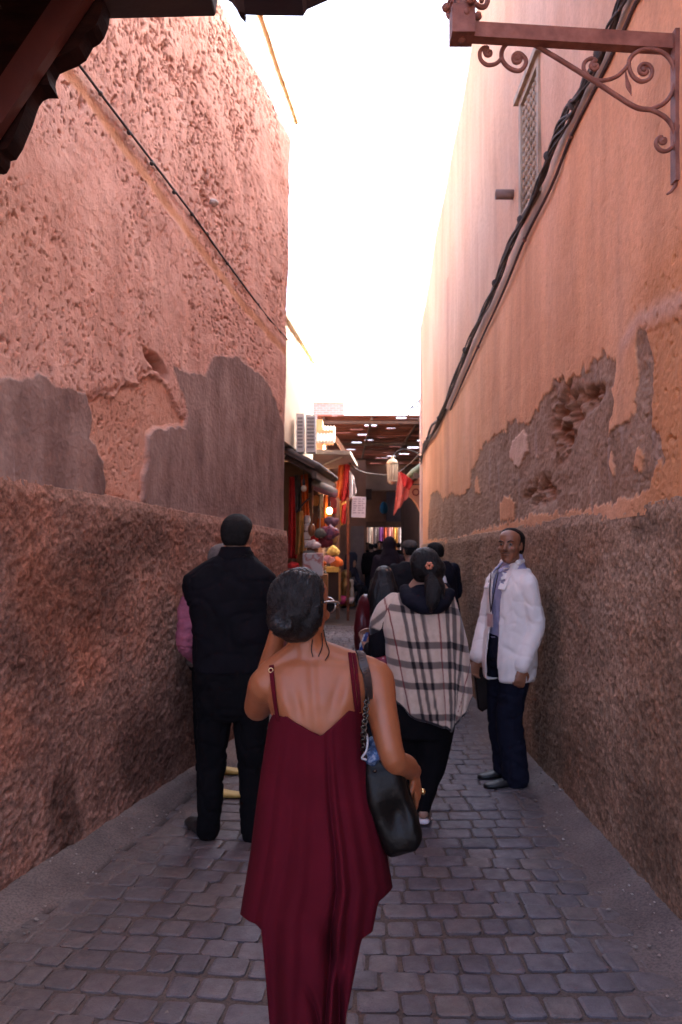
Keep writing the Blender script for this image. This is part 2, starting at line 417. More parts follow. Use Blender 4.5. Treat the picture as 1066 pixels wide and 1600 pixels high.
# the broken edge and hole over the bare column
hd, hz = pxL(244, 569); wx = .05 * n2(d, z, 11, 11, 4, 71); wz = .035 * n2(d, z, 11, 11, 4, 72)
hole = np.exp(-(((d + wx - hd) / .15) ** 2 + ((z + wz - hz - .25 * (hd - d)) / .04) ** 2) ** 2 * 1.)
hole = np.clip(hole * (1.1 + .5 * n2(d, z, 12, 12, 3, 51)), 0, 1)
h2d, h2z = pxL(318, 312); hole2 = np.exp(-((((d - h2d) / .07) ** 2 + ((z - h2z) / .06) ** 2)) ** 2)
disp -= .10 * hole + .045 * hole2 * (.6 + n2(d, z, 14, 14, 3, 57))
edge = [pxL(*p) for p in [(118, 604), (142, 622), (180, 612), (215, 595), (235, 585), (262, 600), (280, 640), (292, 655)]]
ez = np.interp(d, [p[0] for p in edge], [p[1] for p in edge]); inr = (d > edge[0][0]) & (d < edge[-1][0])
brk = np.exp(-((z - ez - .01 + .07 * n2(d, z, 12, 9, 4, 53)) / (.02 + .02 * n2(d, z, 6, 6, 2, 73) ** 2)) ** 2) * inr * (1 - cem); brk *= np.clip(.5 + 1.6 * n2(d, z, 8, 8, 3, 59), 0, 1); disp -= .009 * brk
low = sstep(0, .02, ez + .05 * n2(d, z, 12, 9, 4, 85) - z) * inr * (1 - cem); disp -= .02 * low * sstep(0, .05, z - zb)
rnd_ = sstep(7.53, 7.40, d); disp -= .05 * (1 - np.sqrt(np.clip(1 - (1 - np.clip((7.53 - d) / .09, 0, 1)) ** 2, 0, 1)))
disp -= .06 * sstep(.985, 1., T.ravel())
Pw = np.stack([XL(d) + .0165 * np.maximum(z - 1.9, 0) * sstep(5., 7.5, d), d, z], 1) + NL * disp[:, None]
me = np_mesh('upper_wall', Pw - origin(lh), grid_faces(len(col), len(row_)))
for k_, a_ in (('cem', cem), ('pit', np.clip(pit * 2.2 + brk * .7 + hole + hole2, 0, 1)), ('bnd', bnd), ('up', up), ('low', low)): attr(me, k_, a_)
m, nt, b = newmat('pink_plaster'); v = vecof(nt)
A = {k: nd(nt, 'Attribute', attribute_name=k).outputs['Fac'] for k in ('cem', 'pit', 'bnd', 'up', 'low')}
pk = ramp(nt, noise(nt, v, 2.2, 6., .6), [(.3, (.6, .315, .245)), (.5, (.68, .375, .295)), (.7, (.73, .43, .345))])
st = noise(nt, vecof(nt, (9, 9, .7)), 1., 5.); pk = mix(nt, .5, pk, ramp(nt, st, [(.35, .72), (.65, 1.1)]), 'MULTIPLY')
pk = mix(nt, math_(nt, 'MULTIPLY', A['low'], .6), pk, (.6, .30, .2))
pk = mix(nt, math_(nt, 'MULTIPLY', A['bnd'], .9), pk, ramp(nt, noise(nt, v, 7., 4.), [(.3, (.5, .22, .11)), (.7, (.62, .31, .17))]))
pk = mix(nt, math_(nt, 'MULTIPLY', A['pit'], .8), pk, ramp(nt, noise(nt, v, 12., 4.), [(.3, (.27, .105, .07)), (.7, (.42, .18, .115))]))
ce = ramp(nt, noise(nt, vecof(nt, (3, 3, 1.5)), 1.6, 7., .62), [(.32, (.17, .1, .086)), (.5, (.265, .17, .148)), (.68, (.37, .255, .22))])
ds = ramp(nt, noise(nt, vecof(nt, (26, 26, 1.6)), 1., 4.), [(.58, 0.), (.75, 1.)]); dm = ramp(nt, noise(nt, v, 1.5, 3.), [(.5, 0.), (.62, .55)])
ce = mix(nt, math_(nt, 'MULTIPLY', ds, dm), ce, (.5, .4, .37)); ce = mix(nt, ramp(nt, noise(nt, v, 4.5, 7., .7), [(.52, 0.), (.75, .5)]), ce, (.36, .21, .165))
c = mix(nt, A['cem'], pk, ce); nt.links.new(c, b.inputs['Base Color']); b.inputs['Roughness'].default_value = .93; b.inputs['Specular IOR Level'].default_value = .2
hh = mix(nt, A['cem'], noise(nt, v, 75., 6., .65), noise(nt, v, 30., 5., .5)); bump(nt, b, hh, .55, .012)
obj('upper_wall', None, None, m, lh, me=me)

def dado(name, parent, ztop, pos, nrm, col, nrow, mat, seed, thick=.02, cells=(42, 42), stains=None):
    D, T = np.meshgrid(col, np.linspace(0, 1, nrow), indexing='ij'); d = D.ravel(); t = T.ravel()
    zt = ztop(d) + .012 * n2(d, d * 0, 4, 1, 3, seed) + .01 * n2(d, d * 0, 30, 1, 2, seed + 1)
    k = np.clip(t / .985, 0, 1); z = -.05 + (zt + .05) * k
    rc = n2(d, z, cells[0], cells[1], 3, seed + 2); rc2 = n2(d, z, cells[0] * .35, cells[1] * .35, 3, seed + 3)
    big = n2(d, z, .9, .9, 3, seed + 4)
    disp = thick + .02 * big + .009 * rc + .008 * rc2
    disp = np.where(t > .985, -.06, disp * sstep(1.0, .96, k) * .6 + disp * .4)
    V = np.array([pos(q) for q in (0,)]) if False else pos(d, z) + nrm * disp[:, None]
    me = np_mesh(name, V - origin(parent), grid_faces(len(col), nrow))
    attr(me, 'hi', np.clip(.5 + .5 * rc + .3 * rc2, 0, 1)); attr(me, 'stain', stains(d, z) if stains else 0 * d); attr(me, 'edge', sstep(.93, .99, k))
    return obj(name, None, None, mat, parent, me=me)
def dado_mat(name, dark, mid, light, red):
    m, nt, b = newmat(name); v = vecof(nt)
    hi = nd(nt, 'Attribute', attribute_name='hi').outputs['Fac']; ed = nd(nt, 'Attribute', attribute_name='edge').outputs['Fac']
    big = noise(nt, v, .85, 5., .6)
    c = ramp(nt, big, [(.32, dark), (.5, mid), (.66, light)])
    bl = ramp(nt, noise(nt, nd(nt, 'Mapping', {'Vector': v, 'Location': (3, 7, 1)}).outputs[0], 1.1, 4., .6), [(.5, 0.), (.68, 1.)])
    c = mix(nt, math_(nt, 'MULTIPLY', bl, .7), c, red); c = mix(nt, math_(nt, 'MULTIPLY', ed, .5), c, light)
    c = mix(nt, math_(nt, 'MULTIPLY', nd(nt, 'Attribute', attribute_name='stain').outputs['Fac'], .75), c, tuple(x * .42 for x in dark))
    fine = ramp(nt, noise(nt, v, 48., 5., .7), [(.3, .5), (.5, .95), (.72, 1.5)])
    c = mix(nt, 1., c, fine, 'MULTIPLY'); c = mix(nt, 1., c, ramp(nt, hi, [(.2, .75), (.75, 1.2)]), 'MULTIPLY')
    nt.links.new(c, b.inputs['Base Color']); b.inputs['Roughness'].default_value = .95; b.inputs['Specular IOR Level'].default_value = .15
    bump(nt, b, noise(nt, v, 70., 6., .7), .8, .012); return m
def blot(d, z, lst, P_):
    s = np.zeros_like(d); w = .12 * n2(d, z, 3, 3, 4, 91); w2 = .12 * n2(d, z, 3, 3, 4, 92)
    for x0, y0, rx, ry, a in lst:
        d0, z0 = P_(x0, y0); s = np.maximum(s, a * sstep(1.25, .55, np.sqrt(((d + w - d0) / rx) ** 2 + ((z + w2 - z0) / ry) ** 2)))
    return s
def stL(d, z): return blot(d, z, [(95, 1275, .14, .28, 1.), (215, 1170, .3, .3, .8), (250, 1190, .4, .16, .7), (130, 920, .55, .3, .75), (210, 850, .5, .2, .7), (60, 1000, .3, .22, .5), (305, 1090, .4, .6, .8), (350, 1000, .8, .5, .6)], pxL)
def stR(d, z): return blot(d, z, [(1010, 820, .2, .1, .6), (860, 1000, .3, .5, .7), (850, 1120, .25, .4, .6), (1010, 1300, .3, .25, .45), (930, 1000, .35, .2, .3)], pxR)
dado('roughcast_base', lh, zd_L, lambda d, z: np.stack([XL(d), d, z], 1), NL,
     np.concatenate([np.linspace(-1.6, 3.15, 30), 1 / np.linspace(1 / 3.2, 1 / 7.53, 430)]), 300,
     dado_mat('red_roughcast', (.19, .095, .072), (.3, .16, .12), (.42, .24, .18), (.48, .185, .11)), 61, stains=stL)
# the body of the house behind its street wall
m_body = pm('house_plaster', [(.5, .25, .2), (.58, .31, .25)], 1.5)
bb = B(); o1 = .09
V = []
for zz in (-.06, 1): 
    for (dd, xo) in ((-1.58, 0), (7.5, 0)):
        V.append((XL(dd) - o1 - .02, dd, -.06 if zz < 0 else float(ztop_L(dd)) - .07))
    V.append((-6, 7.5, -.06 if zz < 0 else 5.5)); V.append((-6, -1.58, -.06 if zz < 0 else 5.8))
bb.add(V, [(0, 1, 2, 3), (7, 6, 5, 4), (0, 4, 5, 1), (1, 5, 6, 2), (2, 6, 7, 3), (3, 7, 4, 0)])
bb.obj('house_body', m_body, lh)

# ---- right house -----------------------------------------------------------------
rh = empty('ochre_house', (3, 6, 0), 'tall ochre plastered house with peeling patch and brown roughcast base, right of the alley', 'house')
def zd_R(d): return np.interp(d, [-8, 3.2, 13.7], [1.95, 1.83, 1.63])
def ztop_R(d): return np.interp(d, [-8, 7.9, 8.58, 9.08, 9.98, 10.8, 11.5, 12.6, 13.6], [8.6, 7.5, 7.17, 6.9, 6.68, 6.5, 6.37, 5.9, 5.5])
Zq = lambda a, b_: (640 + a / 2.502, 400 + b_ / 2.502)
bare = [pxR(*Zq(*p)) for p in [(70, 1110), (72, 1000), (80, 930), (110, 915), (130, 960), (160, 930), (200, 940), (235, 900), (240, 840), (262, 800), (268, 760), (285, 730), (310, 720), (330, 700), (360, 690), (380, 680), (385, 640), (400, 655), (415, 635), (440, 660), (470, 650), (485, 620), (500, 600), (515, 570), (540, 540), (560, 500), (590, 470), (615, 480), (640, 460), (650, 472), (680, 440), (700, 436), (720, 405), (760, 395), (790, 380), (805, 420), (800, 500), (790, 520), (800, 580), (785, 640), (778, 690), (830, 645), (880, 610), (892, 500), (885, 400), (885, 330), (905, 285), (922, 300), (935, 350), (945, 400), (945, 560), (947, 660), (985, 720), (1000, 780), (960, 830), (930, 900), (890, 930), (850, 945), (770, 975), (680, 990), (580, 1010), (480, 1015), (400, 1040), (300, 1060), (180, 1105)]]
isl = [[pxR(*Zq(*p)) for p in q] for q in ([(785, 790), (800, 775), (815, 800), (812, 850), (795, 855), (785, 830)], [(885, 760), (905, 740), (918, 780), (905, 840), (885, 830)], [(350, 960), (380, 930), (410, 960), (405, 1030), (350, 1035)], [(248, 880), (262, 870), (270, 930), (250, 935)])]
white = [pxR(*Zq(*p)) for p in [(392, 760), (410, 715), (440, 690), (462, 700), (466, 760), (440, 800), (428, 835), (415, 810), (395, 790)]]
col = np.concatenate([np.linspace(-1.6, 2.95, 30), 1 / np.linspace(1 / 3.0, 1 / 13.62, 520)])
row_ = np.linspace(0, 1, 600)
D, T = np.meshgrid(col, row_, indexing='ij'); d = D.ravel()
zb = zd_R(d) - .06; zt = ztop_R(d) + .015 * n2(d, d * 0, 2, 1, 4, 102)
tt = T.ravel(); tt = tt * (.55 + .45 * tt)                      # finer rows low down
z = zb + (zt - zb) * tt
jx = .07 * n2(d, z, 6, 4, 5, 121); jz = .075 * n2(d, z, 17, 3, 5, 122)
br = np.zeros_like(d); wh = np.zeros_like(d)
for ox, oz in ((0, 0), (.005, .003), (-.005, .003), (.002, -.004)):
    a_ = inpoly(d + jx + ox, z + jz + oz, bare)
    for q in isl: a_ &= ~inpoly(d + jx + ox, z + jz + oz, q)
    br += .25 * a_; wh += .25 * inpoly(d + jx + ox, z + jz * .5 + oz, white)
br *= (1 - wh)
ca = [pxR(*p) for p in [(1000, 0), (985, 12), (953, 92), (918, 158), (883, 222), (853, 302), (813, 385), (780, 465), (740, 550), (700, 650), (668, 700)]]
caz = np.interp(d, [p[0] for p in ca], [p[1] for p in ca])
pale = sstep(-.03, .05, z - caz)  # pinker coat above the cable; part of its paleness is glare in the colour
ero = np.zeros_like(d)
for (x0, y0, rx, ry) in ((590, 650, .26, .22), (600, 725, .12, .07), (505, 925, .42, .09), (700, 560, .20, .06), (640, 600, .2, .1)):
    a_, b_ = pxR(*Zq(x0, y0)); ero = np.maximum(ero, np.exp(-(((d - a_) / rx) ** 2 + ((z - b_) / ry) ** 2) ** 1.5))
er = np.clip(ero * 1.3 * (.5 + 1.2 * n2(d, z, 9, 14, 4, 131)), 0, 1) * br
rough_r = sstep(4.0, 3.5, d + .12 * n2(d, z, 3, 3, 3, 133)) * sstep(3.2, 2.7, z)            # older, rougher coat at the near end
smear_p = [pxR(*p) for p in [(970, 545), (1000, 500), (1066, 470)]]
sz_ = np.interp(d, [smear_p[2][0], smear_p[1][0], smear_p[0][0]], [smear_p[2][1], smear_p[1][1], smear_p[0][1]])
smear = np.exp(-((z - sz_) / .05) ** 2) * sstep(smear_p[0][0] + .1, smear_p[0][0] - .1, d) 
lip = sstep(-.02, 0, sz_ - .08 - z) * sstep(smear_p[0][0] - .15, smear_p[0][0] - .35, d)
pk_ = np.clip(n2(d, z, 30, 26, 3, 135) - .33, 0, 1)
disp = .03 * n2(d, z, .5, .5, 2, 141) + .006 * n2(d, z, 4, 4, 3, 143) + .0022 * n2(d, z, 22, 22, 3, 145) - .03 * pk_ * (.35 + 1.2 * rough_r)
disp += rough_r * .005 * n2(d, z, 40, 40, 3, 147)
disp -= .006 * br + br * (.010 * np.abs(n2(d, z, 7, 9, 4, 149)) + .007 * n2(d, z, 30, 34, 3, 151)) + .10 * er
disp += .004 * smear - .006 * lip + .006 * wh * (1 + n2(d, z, 12, 12, 3, 153))
disp -= .06 * sstep(.99, 1., T.ravel())
w0, w1, wz0, wz1 = 5.50, 6.10, 4.16, 5.14
Pw = np.stack([np.full_like(d, XR), d, z], 1) + NR * disp[:, None]
DC, ZC = d.reshape(D.shape), z.reshape(D.shape)
keep = ~((DC[:-1, :-1] > w0) & (DC[1:, 1:] < w1) & (ZC[:-1, :-1] > wz0) & (ZC[1:, 1:] < wz1))
me = np_mesh('upper_wall', Pw - origin(rh), grid_faces(len(col), len(row_), keep))
stn = np.exp(-((d - pxR(700, 600)[0]) / .13) ** 2) * (z < 5.2) + .7 * np.exp(-((d - pxR(746, 450)[0]) / .03) ** 2) * sstep(3.9, 4.3, z) * (z < 4.9)
for k_, a_ in (('bare', br), ('ero', er), ('pale', pale), ('smear', smear), ('rough', rough_r), ('wh', wh), ('stain', stn)): attr(me, k_, a_)
m, nt, b = newmat('ochre_plaster'); v = vecof(nt)
A = {k: nd(nt, 'Attribute', attribute_name=k).outputs['Fac'] for k in ('bare', 'ero', 'pale', 'smear', 'rough', 'wh', 'stain')}
strk = noise(nt, vecof(nt, (5, 5, .45)), 1., 6., .6)
og = ramp(nt, noise(nt, v, .8, 6., .6), [(.3, (.66, .30, .15)), (.5, (.72, .36, .195)), (.7, (.76, .41, .25))])
og = mix(nt, 1., og, ramp(nt, strk, [(.3, .84), (.7, 1.1)]), 'MULTIPLY')
og = mix(nt, math_(nt, 'MULTIPLY', A['rough'], .7), og, (.55, .225, .085))
pa = ramp(nt, noise(nt, vecof(nt, (1, 1, .35)), 1.2, 6., .6), [(.3, (.6, .325, .2)), (.7, (.69, .42, .285))])
pa = mix(nt, .8, pa, ramp(nt, strk, [(.3, .84), (.65, 1.05)]), 'MULTIPLY')
c = mix(nt, A['pale'], og, pa)
c = mix(nt, math_(nt, 'MULTIPLY', A['stain'], .45), c, (.4, .16, .1))
c = mix(nt, math_(nt, 'MULTIPLY', A['smear'], .6), c, (.62, .4, .32))
ba = ramp(nt, noise(nt, v, 3.5, 7., .65), [(.3, (.26, .145, .088)), (.5, (.345, .205, .135)), (.7, (.44, .295, .21))])
ba = mix(nt, .7, ba, ramp(nt, noise(nt, v, 40., 5., .7), [(.3, .6), (.7, 1.25)]), 'MULTIPLY')
ba = mix(nt, math_(nt, 'MULTIPLY', A['ero'], 1.3), ba, (.27, .105, .055))
ba = mix(nt, ramp(nt, noise(nt, vecof(nt, (7, 7, 1.6)), 1., 5.), [(.58, 0.), (.7, .5)]), ba, (.46, .36, .32))
c = mix(nt, A['bare'], c, ba); c = mix(nt, math_(nt, 'MULTIPLY', A['wh'], .7), c, (.6, .44, .36))
c = mix(nt, .5, c, ramp(nt, noise(nt, v, 34., 4., .6), [(.3, .8), (.6, 1.06)]), 'MULTIPLY')
nt.links.new(c, b.inputs['Base Color']); b.inputs['Roughness'].default_value = .9; b.inputs['Specular IOR Level'].default_value = .25
bump(nt, b, mix(nt, A['bare'], noise(nt, v, 60., 5., .6), noise(nt, v, 42., 7., .75)), .6, .009)
obj('upper_wall', None, None, m, rh, me=me)
dado('roughcast_base', rh, zd_R, lambda d, z: np.stack([np.full_like(d, XR), d, z], 1), NR,
     np.concatenate([np.linspace(-1.6, 2.95, 30), 1 / np.linspace(1 / 3.0, 1 / 13.62, 520)]), 300,
     dado_mat('brown_roughcast', (.205, .125, .082), (.305, .19, .128), (.41, .272, .19), (.31, .165, .1)), 161, .016, (46, 46), stR)
m_body2 = pm('ochre_body', [(.66, .44, .34), (.74, .52, .42)], 1.5)
bb = B(); prof = [-1.58, 7.9, 9.98, 12.6, 13.58]; n = len(prof); xs = XR + .12; V = []
for dd in prof: V += [(xs, dd, -.06), (xs, dd, float(ztop_R(dd)) - .07), (7, dd, float(ztop_R(dd)) - .1), (7, dd, -.06)]
F = [(0, 1, 2, 3), tuple(4 * (n - 1) + i for i in (3, 2, 1, 0))]
for k in range(n - 1):
    for i in range(4):
        if i == 0: continue                                     # street side is closed by the detailed wall
        a_ = 4 * k + i; b_ = 4 * k + (i + 1) % 4; F.append((a_, a_ + 4, b_ + 4, b_))
bb.add(V, F); bb.obj('house_body', m_body2, rh)
bb = B(); bb.box((XR + .06, 13.6, 2.72), (.17, .06, 5.5)); bb.obj('corner_pier', m_body2, rh)
# carved window
m_wood = pm('grey_carved_wood', [(.22, .15, .095), (.38, .27, .18), (.46, .35, .25)], 9., .75, .5, stretch=(1, 1, .3))
win = B()
for (y0, y1, z0, z1) in ((w0, w0 + .045, wz0, wz1), (w1 - .06, w1, wz0, wz1), (w0 + .045, w1 - .06, wz0, wz0 + .05), (w0 + .045, w1 - .06, wz1 - .06, wz1)):
    win.box((XR + .03, (y0 + y1) / 2, (z0 + z1) / 2), (.1, y1 - y0, z1 - z0))
win.box((XR + .0, (w0 + w1) / 2, wz1 + .02), (.10, w1 - w0 + .1, .05)); win.box((XR + .012, (w0 + w1) / 2, wz1 + .065), (.08, w1 - w0 + .06, .035))
wo = win.obj('window', m_wood, rh)
gr = B(); gy = np.linspace(w0 + .06, w1 - .08, 7); gz = np.linspace(wz0 + .08, wz1 - .09, 12)
for i in range(6):
    for k in range(11):
        y0, y1, z0, z1 = gy[i], gy[i + 1], gz[k], gz[k + 1]; xg = XR + .008
        gr.bar((xg, y0, z0), (xg, y1, z1), .03, .016, (1, 0, 0)); gr.bar((xg + .012, y0, z1), (xg + .012, y1, z0), .03, .016, (1, 0, 0))
        gr.ell((xg - .008, (y0 + y1) / 2, (z0 + z1) / 2), (.02, .028, .024), 8, 5)
for y_ in gy: gr.bar((XR + .03, y_, wz0), (XR + .03, y_, wz1), .025, .018, (1, 0, 0))
gr.obj('lattice', m_wood, wo)
bb = B(); bb.box((XR + .075, (w0 + w1) / 2, (wz0 + wz1) / 2), (.01, w1 - w0 + .1, wz1 - wz0 + .1)); bb.obj('shutter', pm('dark_panel', [(.05, .035, .025), (.09, .06, .04)], 6.), wo)
# ------------------------------------------------------------------ things hung on the two walls
m_iron = pm('rusty_iron', [(.13, .045, .032), (.2, .075, .052), (.26, .11, .08)], 14., .62, .35, spec=.4)
m_black_rubber = pm('black_rubber', [(.018, .015, .016), (.035, .03, .03)], 20., .6, .2)
m_dkwood = pm('dark_red_wood', [(.012, .004, .004), (.02, .007, .006), (.03, .010, .008)], 5., .9, .4, spec=.1, stretch=(1, 1, 4))
m_tile_gray = pm('dark_board', [(.02, .013, .014), (.035, .024, .023)], 6., .7, .3)

# ---- wooden awning high over the left-hand side
aw = empty('wooden_awning', P(60, 0, 3.0), 'dark carved wooden awning overhanging the top left, with scalloped bracket', 'awning')
D0 = 3.0
sc_ = [(0, 272), (6, 273), (11, 271), (16, 262), (17, 252), (26, 250), (36, 234), (45, 212), (52, 195), (58, 176), (62, 166), (68, 158), (77, 154), (92, 154), (89, 146), (87, 136), (88, 127), (94, 116), (105, 111), (122, 104), (135, 95), (142, 82), (146, 75), (156, 69), (163, 60), (169, 45), (172, 28), (176, 7), (178, -40), (60, -40), (-60, 110), (-60, 290), (-20, 285)]
for k, dd in enumerate((D0, D0 - .5)):
    b_ = B(); b_.prism([P(x, y, D0) + np.array((0, dd - D0, 0)) for x, y in sc_], (0, -.09, 0)); b_.obj('scalloped_bracket', m_dkwood, aw)
b_ = B(); b_.bar(P(-30, 215, D0 - .13), P(128, -20, D0 - .13), .10, .05, (0, 1, 0)); b_.obj('brace', pm('red_brown_wood', [(.06, .012, .010), (.09, .019, .015)], 6., .55, .3), aw)
b_ = B(); b_.prism([P(x, y, 3.02) for x, y in [(170, 29), (335, 25), (337, 22), (340, 0), (344, -30), (168, -30)]], (0, -.14, 0)); b_.obj('front_beam', m_tile_gray, aw)
b_ = B(); b_.prism([P(x, y, 2.9) for x, y in [(352, -2), (362, 4), (371, 16), (384, 23), (405, 24), (474, 25), (480, 15), (512, 1), (514, -30), (350, -30)]], (0, -.10, 0)); b_.obj('eave_board', pm('blue_black_board', [(.016, .012, .02), (.028, .02, .028)], 6., .6, .3), aw)
b_ = B(); b_.prism([P(x, y, 2.93) for x, y in [(366, 2), (371, 17), (376, 27), (384, 36), (385, 27), (379, 15), (374, 2)]], (0, -.03, 0)); b_.obj('eave_spike', m_dkwood, aw)
for k in range(7):
    b_ = B(); xa = -1.9 + .265 * k; b_.box((xa + .13, 2.1, 3.83), (.258, 1.75, .03), rx=0); b_.obj('roof_board', m_dkwood, aw)
for k in range(4):
    b_ = B(); b_.box((-.98, 2.9 - .5 * k, 3.775), (1.85, .07, .075)); b_.obj('rafter', m_dkwood, aw)

# ---- iron lamp bracket on the right-hand wall
DB = 3.26
br_ = empty('lamp_bracket', (XR, DB, 3.7), 'rusty scrolled iron lamp bracket fixed high on the right wall', 'lamp bracket')
Z6 = lambda a, b_: P(660 + a / 2.625, b_ / 2.625, DB)
b_ = B(); b_.bar(P(1060, 70, 3.29), P(728, 50, 3.2), .05, .062); b_.obj('beam', m_iron, br_)
b_ = B(); c_ = P(722, 40, 3.2); b_.box(c_, (.094, .1, .115)); b_.ell(c_ + np.array((.012, -.05, .025)), (.012, .008, .014)); b_.ell(c_ + np.array((0, 0, -.06)), (.015, .015, .012)); b_.obj('end_block', m_iron, br_)
def tube(name, pts, r, r1=None, mat=m_iron, par=br_, n=8):
    b_ = B(); k = len(pts); r1 = r if r1 is None else r1
    b_.limb(pts, list(np.linspace(r, r1, k)), n, 4); return obj(name, b_.V, b_.F, mat, par, True)
main = [(398, 240), (388, 226), (375, 240), (388, 258), (412, 262), (424, 245), (418, 225), (395, 218)]
main = [(385, 240), (392, 230), (403, 238), (398, 254), (380, 256), (372, 240), (380, 222), (400, 220), (422, 240), (424, 262), (405, 288), (375, 288), (345, 270), (326, 240), (328, 205), (350, 176), (385, 165), (430, 170), (470, 190), (580, 255), (700, 330), (800, 395), (850, 427), (890, 445), (935, 450)]
tube('scroll_rod', [Z6(*p) for p in main], .0085, .011)
loop = [(905, 290), (915, 282), (922, 295), (910, 305), (893, 297), (890, 278), (905, 263), (930, 268), (943, 292), (932, 322), (900, 335), (868, 318), (850, 285), (848, 250), (868, 222), (905, 203), (950, 204), (995, 222), (1026, 262), (1038, 320), (1025, 380), (990, 425), (935, 450)]
tube('scroll_rod', [Z6(*p) for p in loop], .0085, .01)
low = [(985, 573), (995, 568), (1000, 580), (988, 590), (972, 582), (970, 562), (985, 553), (1003, 562), (1008, 590), (990, 615), (968, 605), (958, 580), (968, 612), (990, 622), (1020, 608), (1036, 575), (1030, 530), (1005, 490), (970, 465), (935, 450)]
low = [(985, 573), (995, 570), (996, 584), (980, 588), (968, 572), (978, 556), (998, 560), (1006, 580)]
tube('scroll_rod', [Z6(*p) for p in [(985, 575), (993, 570), (997, 580), (986, 588), (974, 578), (980, 562), (966, 570), (958, 592), (972, 614), (1000, 620), (1026, 602), (1036, 570), (1030, 530), (1005, 490), (970, 465), (935, 450)]], .0085, .01)
tube('scroll_rod', [Z6(*p) for p in [(270, 215), (280, 212), (278, 226), (262, 226), (256, 210), (268, 197), (250, 196), (236, 215), (240, 245), (265, 266), (300, 262), (326, 240)]], .0085, .009)
tube('scroll_rod', [Z6(*p) for p in [(706, 273), (714, 266), (718, 278), (704, 286), (690, 272), (700, 254), (712, 250), (692, 240), (666, 256), (662, 285), (680, 312), (715, 330), (760, 328), (800, 312), (830, 285), (848, 262)]], .0085, .009)
for p in ((396, 240), (984, 576), (268, 214), (704, 272), (906, 286)):
    b_ = B(); b_.ell(Z6(*p), .014, 8, 6); b_.obj('scroll_boss', m_iron, br_, True)
b_ = B(); b_.limb([Z6(*p) for p in [(834, 290), (838, 320), (846, 355), (858, 392)]], [.003, .006, .012, .002], 8, 3, flat=((0, 1, 0), .3)); b_.obj('iron_leaf', m_iron, br_)
b_ = B(); b_.bar((XR - .012, DB, 3.80), (XR - .012, DB, 3.16), .05, .018, (1, 0, 0)); b_.obj('wall_plate', m_iron, br_)
tube('plate_hook', [P(1056, 240, DB), P(1060, 262, DB), P(1057, 285, DB), P(1050, 298, DB), P(1043, 303, DB)], .012, .005)
# the lantern it carries rises out of the picture
c_ = P(722, 30, 3.2)
la = empty('street_lantern', c_ + np.array((0, 0, .06)), 'rusty scrolled foot of a lantern standing on the lamp bracket', 'lantern')
b_ = B(); b_.limb([c_ + np.array((0, 0, .055)), c_ + np.array((0, 0, .16)), c_ + np.array((0, 0, .26))], [.03, .034, .05], 10, 3); b_.obj('stem', m_iron, la)
for k in range(4):
    a = k * math.pi / 2 + .35; u = np.array((math.cos(a), math.sin(a), 0)); zz = np.array((0, 0, 1.)); s_ = []
    for f in np.linspace(0, 1, 16):
        t_ = 2 * math.pi * 1.35 * f; rr = .012 + .036 * f
        s_.append(c_ + u * (.082 + rr * math.cos(t_ - .4)) + zz * (.105 + rr * math.sin(t_ - .4)))
    s_ += [c_ + u * .10 + zz * .19, c_ + u * .13 + zz * .25, c_ + u * .17 + zz * .29]
    b_ = B(); b_.limb(s_, [.011] * len(s_), 7, 2); b_.ell(c_ + u * .075 + zz * .03, .018, 8, 6); b_.obj('scroll', m_iron, la)
b_ = B(); A6 = [2 * math.pi * k / 6 for k in range(6)]
b_.loft([[c_ + np.array((r_ * math.cos(a), r_ * math.sin(a), z_)) for a in A6] for r_, z_ in ((.1, .27), (.15, .30), (.2, .70), (.23, .71), (.06, .9))]); b_.obj('cage', pm('lantern_glass', [(.4, .36, .3), (.5, .46, .4)], 5., .25, 0), la)

# ---- cable on the left-hand wall
m_cable = m_black_rubber
lc = empty('wall_cable', PL(300, 340), 'single black cable with clips running down along the left wall', 'cable')
pts = [PL(x, y, .022) for x, y in [(30, -10), (90, 68), (120, 105), (160, 158), (200, 210), (250, 275), (300, 340), (340, 396), (380, 450), (415, 496), (446, 531)]]
tube('strand', pts, .0075, mat=m_cable, par=lc)
for x, y in [(152, 147), (197, 208), (233, 256), (268, 301), (296, 335), (320, 366), (352, 412), (400, 476)]:
    b_ = B(); b_.ell(PL(x, y, .02), (.014, .02, .013), 8, 6); b_.obj('clip', m_cable, lc)

# ---- cable bundle and conduit on the right-hand wall
rc = empty('cable_bundle', PR(853, 290), 'thick bundle of twisted black cables sagging along the right wall', 'cable bundle')
base = [PR(x, y, .05) for x, y in [(1066, -150), (1020, -45), (988, 0), (953, 85), (918, 150), (883, 210), (853, 290), (813, 370), (780, 452), (740, 536), (700, 636)]]
base += [np.array((XR - .04, 11.6, 3.32)), np.array((XR - .04, 12.7, 3.3)), np.array((XR - .03, 13.5, 3.1))]
base = np.array(base)
def resamp(p, n):
    q = np.vstack([2 * p[0] - p[1], p, 2 * p[-1] - p[-2]]); o = []
    for k in range(len(p) - 1):
        for t in np.arange(n) / n:
            a, b, c, d = q[k:k + 4]; o.append(.5 * (2 * b + (c - a) * t + (2 * a - 5 * b + 4 * c - d) * t * t + (3 * b - a - 3 * c + d) * t ** 3))
    o.append(p[-1]); return np.array(o)
fine = resamp(base, 9)
m_cab2 = pm('dusty_cable', [(.03, .022, .02), (.06, .042, .036), (.09, .06, .05)], 12., .75, .3)
for k in range(7):
    ph = k * 2 * math.pi / 7; L_ = np.arange(len(fine)); rr = .019 + .008 * np.sin(L_ * .23 + k * 1.9)
    o_ = np.stack([-.6 * rr * np.cos(ph + L_ * .34 * (1 if k % 2 else .6)), 0 * L_, rr * 1.3 * np.sin(ph + L_ * .34 * (1 if k % 2 else .6)) + .02 * np.sin(L_ * .5 + k)], 1)
    tube('strand', fine + o_, .0075 if k % 3 else .0105, mat=m_cab2, par=rc, n=6)
